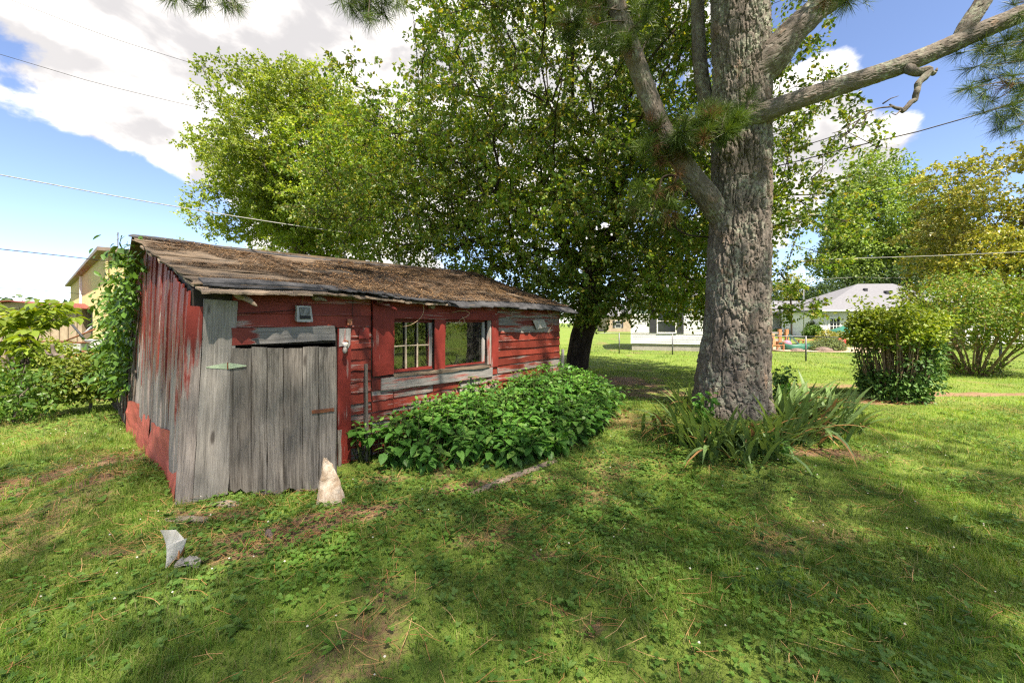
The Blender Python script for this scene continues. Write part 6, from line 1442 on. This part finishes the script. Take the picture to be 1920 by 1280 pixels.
ball('play_ball', 1471, 644, .17, 'blue_plastic', 'small teal ball beside the pink ball', Y=24.4)
ball('play_ball', 1578, 642, .26, 'red_plastic', 'red ball right of the yellow garden shrub', Y=23.5)
ball('garden_rock', 1495, 658, .34, 'rock', 'flat brown rock at the left edge of the sand bed', 'rock', .5, 22.8); ball('garden_rock', 1544, 657, .46, 'rock', 'larger brown rock before the grey green garden bush', 'rock', .5, 22.8)
def slide():
    e = empty('play_slide', at(1488, 640, 24.6), 'small teal slide behind the sandbox', 'slide'); a, b = at(1480, 628, 24.8), at(1496, 645, 24.4); d = (b - a); w_ = Vector((.1, .25, 0))
    g = Geo().hexa([tuple(a - w_), tuple(b - w_), tuple(b + w_), tuple(a + w_)] + [tuple(x + Z3 * .06) for x in (a - w_, b - w_, b + w_, a + w_)]); put_geo('chute', g, M['blue_plastic'], e)
    for s in (-1, 1): put_geo('leg', Geo().tube([tuple(a + w_ * s * .8), (a.x - .1, a.y + w_.y * s, 0)], .03, 6), M['blue_plastic'], e)
slide()
def picnic(px, py, Y, mat, label):
    c = at(px, py, Y); e = empty('low_table', (c.x, c.y, 0), label, 'table')
    put_geo('table_top', Geo().box((c.x, c.y, .52), (1.3, .6, .05)), M[mat], e)
    for sx in (-.5, .5):
        for sy in (-.2, .2): put_geo('leg', Geo().box((c.x + sx, c.y + sy, .247), (.06, .06, .494)), M[mat], e)
picnic(1516, 640, 26, 'orange_wood', 'low orange wooden play table behind the sandbox')
def chair(px, py, Y, label):
    c = at(px, py, Y); c.z = 0; e = empty('garden_chair', c, label, 'chair'); o = lambda x, y, z: (c.x + x, c.y + y, z)
    put_geo('seat', Geo().hexa([o(-.3, -.3, .33), o(.3, -.3, .33), o(.3, .3, .25), o(-.3, .3, .25), o(-.3, -.3, .37), o(.3, -.3, .37), o(.3, .3, .29), o(-.3, .3, .29)]), M['orange_wood'], e)
    for k in range(5): x = -.28 + k * .118; put_geo('back_slat', Geo().hexa([o(x, .26, .27), o(x + .1, .26, .27), o(x + .1, .29, .27), o(x, .29, .27), o(x, .5, 1.0), o(x + .1, .5, 1.0), o(x + .1, .53, 1.0), o(x, .53, 1.0)]), M['orange_wood'], e)
    for s in (-1, 1):
        put_geo('leg', Geo().box(o(s * .33, -.26, .25), (.05, .1, .5)), M['orange_wood'], e); put_geo('leg', Geo().box(o(s * .33, .3, .25), (.05, .1, .5)), M['orange_wood'], e); put_geo('armrest', Geo().box(o(s * .34, 0, .52), (.12, .75, .035)), M['orange_wood'], e)
chair(1453, 652, 23.6, 'orange wooden slatted garden chair just right of the pine trunk')
# wooden post and rail corner
wf = empty('timber_fence', at(1470, 650, 25.5), 'short timber fence corner behind the orange chair', 'fence')
for px in (1462, 1475): c = at(px, 650, 25.5); put_geo('post', Geo().box((c.x, c.y, .62), (.16, .16, 1.24)), M['orange_wood'], wf)
c0, c1 = at(1400, 650, 25.5), at(1468, 650, 25.5); put_geo('rail', Geo().box(((c0.x + c1.x) / 2, 25.5, 1.0), (c1.x - c0.x, .06, .14)), M['pale_wood'], wf); put_geo('rail', Geo().box(((c0.x + c1.x) / 2, 25.5, .55), (c1.x - c0.x, .06, .14)), M['pale_wood'], wf)
rail = empty('low_rail_fence', at(1600, 640, 27), 'dark low rail fence right of the sand bed', 'fence')
for px in (1565, 1600, 1640, 1680): c = at(px, 640, 27); put_geo('post', Geo().box((c.x, 27, .45), (.1, .1, .9)), M['shutter'], rail)
c0, c1 = at(1560, 640, 27), at(1700, 640, 27); put_geo('rail', Geo().box(((c0.x + c1.x) / 2, 26.9, .8), (c1.x - c0.x, .05, .12)), M['shutter'], rail)
def dome_shrub(name, px, Y, rx, rz, mat, label, seed, zc=None, size=.09, n=160):
    r0 = np.random.default_rng(seed); X = (px - CX) / F * Y; pts_ = ellipsoid_pts(n, (X, Y, zc or rz * .8), (rx, rx * .8, rz), r0, .35, seed, .2); pts_ = pts_[pts_[:, 2] > .05]
    make_tree(name, (X, Y, 0), [(X, Y, -.05), (X, Y, rz * .3), (X, Y, rz * .5)], pts_, M[mat], M['bark_grey'], label, 'shrub', 22, .12, size, HEXLEAF, seed, .005, seg=.3)
M['leaf_sage'] = leafmat('sage_leaves', [(0.12, 0.17, 0.07), (0.17, 0.22, 0.09), (0.2, 0.25, 0.1)], .3, .6, .2, .2, 1.0)
dome_shrub('garden_shrub', 1552, 23.2, .95, .42, 'leaf_sage', 'soft grey green bush at the front of the sand bed', 81)
dome_shrub('garden_shrub', 1558, 24.6, .9, .62, 'leaf_yellow', 'golden yellow shrub behind the grey green bush', 82)
dome_shrub('hedge', 1525, 41.5, .9, .8, 'leaf_vine', 'clipped hedge before the double doors of the white wing', 83, size=.16)
dome_shrub('garden_shrub', 1524, 43.0, .7, 1.0, 'leaf_sage', 'rounded shrub above the clipped hedge by the wing', 84, size=.16)
dome_shrub('hedge', 1480, 48.5, 3.0, .55, 'leaf_vine', 'low hedge along the porch of the long white house', 85, size=.16)
ut = empty('garden_umbrella', at(1577, 626, 38), 'folded green garden umbrella before the white wing', 'umbrella'); c = at(1583, 620, 38)
put_geo('canopy', Geo().tube([(c.x, c.y, c.z + .5), (c.x, c.y, c.z), (c.x, c.y, c.z - .25)], [.05, 1.2, 1.3], 10), M['green_plastic'], ut); put_geo('pole', Geo().tube([(c.x, c.y, 0), (c.x, c.y, c.z + .4)], .04, 6), M['shutter'], ut)
ct = G(1485, 632); 
make_tree('young_tree', ((1484 - CX) / F * 40, 40, 0), [((1484 - CX) / F * 40, 40, -.1), ((1484 - CX) / F * 40, 40, 1.6), ((1484 - CX) / F * 40, 40, 3.0)], ellipsoid_pts(60, ((1484 - CX) / F * 40, 40, 5.4), (1.7, 1.6, 1.2), np.random.default_rng(4), .3, 3, .3), M['leaf_yellow'], M['bark_dark'], 'small tree with a bare trunk before the long white house', per=26, spread=.25, size=.16, seed=5, trunk_r=.16)
# blue tarp at the right
c = G(1748, 657); crumple('blue_tarp', 1748, 656, .9, .5, .5, M['blue_plastic'], 'blue green tarp heap beyond the fence right of pruned shrub', 'tarp', 15)

# ---- left background: warehouse, red roofed barn, junk
h = House('metal_warehouse', (-22.3, 22.0), math.atan2(.64, -.77), 'tall yellow ribbed metal warehouse behind the vine', 'warehouse')
def ribbed(x0, x1, z1, step=.3):      # sheet along local x at y = 0, ribs standing out on the +y side
    V, Q = [], []; n = int((x1 - x0) / step) * 4
    for k in range(n + 1): x = x0 + (x1 - x0) * k / n; y = .05 if k % 4 == 0 else 0.0; V += [(x, y, 0), (x, y, z1)]
    return Geo().add(V, Q=[(2 * k, 2 * k + 2, 2 * k + 3, 2 * k + 1) for k in range(n)])
h.part('long_wall', ribbed(0, 33, 5.6), 'yellow_metal')
g = ribbed(0, 16, 5.6); g.V = [np.stack([-v[:, 1] * 1.0, -v[:, 0], v[:, 2]], -1) for v in g.V]; h.part('end_wall', g, 'yellow_metal')
h.part('roof', Geo().hexa([(-.4, .45, 5.55), (33.4, .45, 5.55), (33.4, -16.4, 5.9), (-.4, -16.4, 5.9), (-.4, .45, 5.75), (33.4, .45, 5.75), (33.4, -16.4, 6.1), (-.4, -16.4, 6.1)]), 'brown_roof')
h.box('downspout', (17.5, .12, 3.4), (.35, .14, 4.2), 'house_white'); h.box('doorway', (9.0, .05, 1.3), (1.4, .06, 2.6), 'shutter'); h.box('porch_roof', (-.7, -2.4, 4.2), (1.4, 2.6, .15), 'brown_roof'); h.box('corner_trim', (-.04, .06, 2.8), (.2, .1, 5.5), 'yellow_metal')
g = Geo().tube([(1.2, -.5, 5.7), (1.2, -.5, 6.9)], .03, 5); [g.tube([(.8, -.5, z), (1.6, -.5, z)], .02, 4) for z in (6.5, 6.8)]; h.part('antenna', g, 'galv')
h = House('red_roofed_barn', ((152 - CX) / F * 27, 27), math.pi / 2, 'low tan barn with red metal roof at the left edge', 'barn')
h.box('wall', (4, 4.5, 1.3), (7.9, 9, 2.6), 'tan_wall'); h.part('gable', Geo().add([(0, 0, 2.6), (0, 9, 2.6), (0, 4.5, 3.05), (.1, 0, 2.6), (.1, 9, 2.6), (.1, 4.5, 3.05)], Q=[(0, 2, 5, 3), (1, 4, 5, 2), (0, 3, 4, 1)], T=[(0, 1, 2), (3, 5, 4)]), 'tan_wall'); h.gable_roof(0, 8, 0, 9, 2.65, 3.1, 'red_roof', .4, .05)
for k in range(15): h.box('batten', (-.025, .3 + k * .6, 1.3), (.05, .07, 2.6), 'tan_wall')
lp = empty('lumber_pile', G(110, 662), 'stack of weathered boards in the yard before the barn', 'lumber')
for k in range(9):
    c = G(85 + 9 * (k % 4), 662); c.z = .10 + .12 * (k // 3); plank('board', (1, .15 * random.uniform(-1, 1), random.uniform(-.02, .05)), (0, 1, 0), (0, 0, 1), c, random.uniform(2.2, 3.4), .14, .12, M['grey_wood'], lp, nseg=3)
def lean_pole(px0, py0, px1, py1, Y, r, mat, label, cat='pole'):
    put_geo('scrap_pole', Geo().tube([tuple(P(px0, py0, Y)), tuple(P(px1, py1, Y + .3))], r, 7), M[mat], None, True, M=Matrix.Translation(P(px0, py0, Y)), label=label, cat=cat)
lean_pole(165, 643, 128, 600, 20, .05, 'shutter', 'dark leaning pole before the warehouse doorway'); lean_pole(120, 640, 178, 617, 20, .04, 'rust', 'rusty scrap pole slanting up to the right before warehouse'); lean_pole(150, 632, 172, 612, 21, .05, 'galv', 'grey scrap pole propped beside the warehouse')
for (px, py, Y, s, mat, lab) in ((135, 655, 18, (1.0, .5, .6), 'box_metal', 'grey metal tank among the yard junk'), (155, 662, 17, (1.1, .5, .28), 'orange_wood', 'orange brown timber block among the yard junk'), (60, 640, 21, (2.6, .8, .5), 'pale_wood', 'long pale workbench before the barn'), (185, 650, 19, (.7, .5, .7), 'white', 'white bin near the warehouse foot')):
    c = P(px, py, Y); e = empty('yard_junk', (c.x, c.y, 0), lab, 'junk'); put_geo('body', Geo().box((c.x, c.y, s[2] / 2 + .12), s, .2), M[mat], e); put_geo('lid', Geo().box((c.x, c.y, s[2] + .15), (s[0] * 1.08, s[1] * 1.08, .05), .25), M['rust'] if mat != 'white' else M['white'], e)
    for sx in (-.4, .4): put_geo('skid', Geo().box((c.x + s[0] * sx, c.y, .058), (.1, s[1] * .9, .116), .2), M['rot_wood'], e)
# old posts with wire
for (px, y0, y1, mat, r, lab) in ((31, 737, 637, 'rust', .030, 'rusty steel fence post at the left edge'), (6, 720, 630, 'rot_wood', .055, 'brown wooden fence post at the far left edge'), (212, 700, 650, 'rust', .03, 'short rusty post near the vine')):
    b = G(px, y0); t_ = P(px, y1, b.y); put_geo('fence_post', Geo().tube([tuple(b), tuple((b + t_) / 2 + Vector((.015, 0, 0))), tuple(t_)], [r, r * .9, r * .8], 8), M[mat], None, True, M=Matrix.Translation(b), label=lab, cat='post')
b = G(31, 737)
cable('fence_wire', [P(-60, 655, 9.6), P(31, 645, b.y - .03), P(125, 640, 11.5), P(212, 652, 13.0)], .006, 'rust', 'sagging rusty wire strung from the left edge fence post', 'wire')

# ---- overhead lines
def line_(pts, Y0, Y1, r, mat, label):
    n = len(pts); q = [P(x, y, Y0 + (Y1 - Y0) * i / (n - 1)) for i, (x, y) in enumerate(pts)]; p, rr = resample([tuple(v) for v in q], [r] * n, .8); put_geo('power_line', Geo().tube(p, rr, 5), M[mat], None, True, M=Matrix.Translation(q[0]), label=label, cat='power line', group='overhead lines')
line_([(-300, 275), (0, 328), (280, 379), (560, 424), (760, 450)], 8, 13, .013, 'wire', 'thick pale cable crossing the sky just above the shed')
line_([(-250, 40), (0, 102), (160, 150), (330, 192), (520, 235)], 14, 20, .010, 'black', 'thin dark line crossing the clouds at mid height left')
line_([(-150, -60), (20, 0), (200, 68), (410, 134), (600, 190)], 16, 22, .010, 'black', 'topmost thin dark line over the left clouds')
line_([(-200, 447), (0, 467), (120, 480), (240, 494), (330, 503)], 10, 16, .012, 'black', 'lowest black cable passing before the warehouse roof')
line_([(1430, 318), (1480, 306), (1600, 275), (1720, 247), (1850, 210), (2000, 165)], 10, 8, .014, 'black', 'thick black cable rising to the right of the pine')
line_([(1380, 497), (1560, 486), (1740, 480), (1920, 472), (2100, 462)], 15, 13, .012, 'wire', 'pale cable crossing before the right hand trees')
line_([(1440, 530), (1600, 520), (1690, 521), (1920, 505)], 30, 30, .012, 'wire', 'faint thin line before the maple above the grey roof')
line_([(-100, 535), (60, 543), (160, 552)], 22, 26, .014, 'black', 'short dark line low over the red barn roof')
line_([(1480, 378), (1600, 366), (1750, 338), (1960, 290)], 26, 20, .008, 'wire', 'hair thin line in the sky right of the pine')
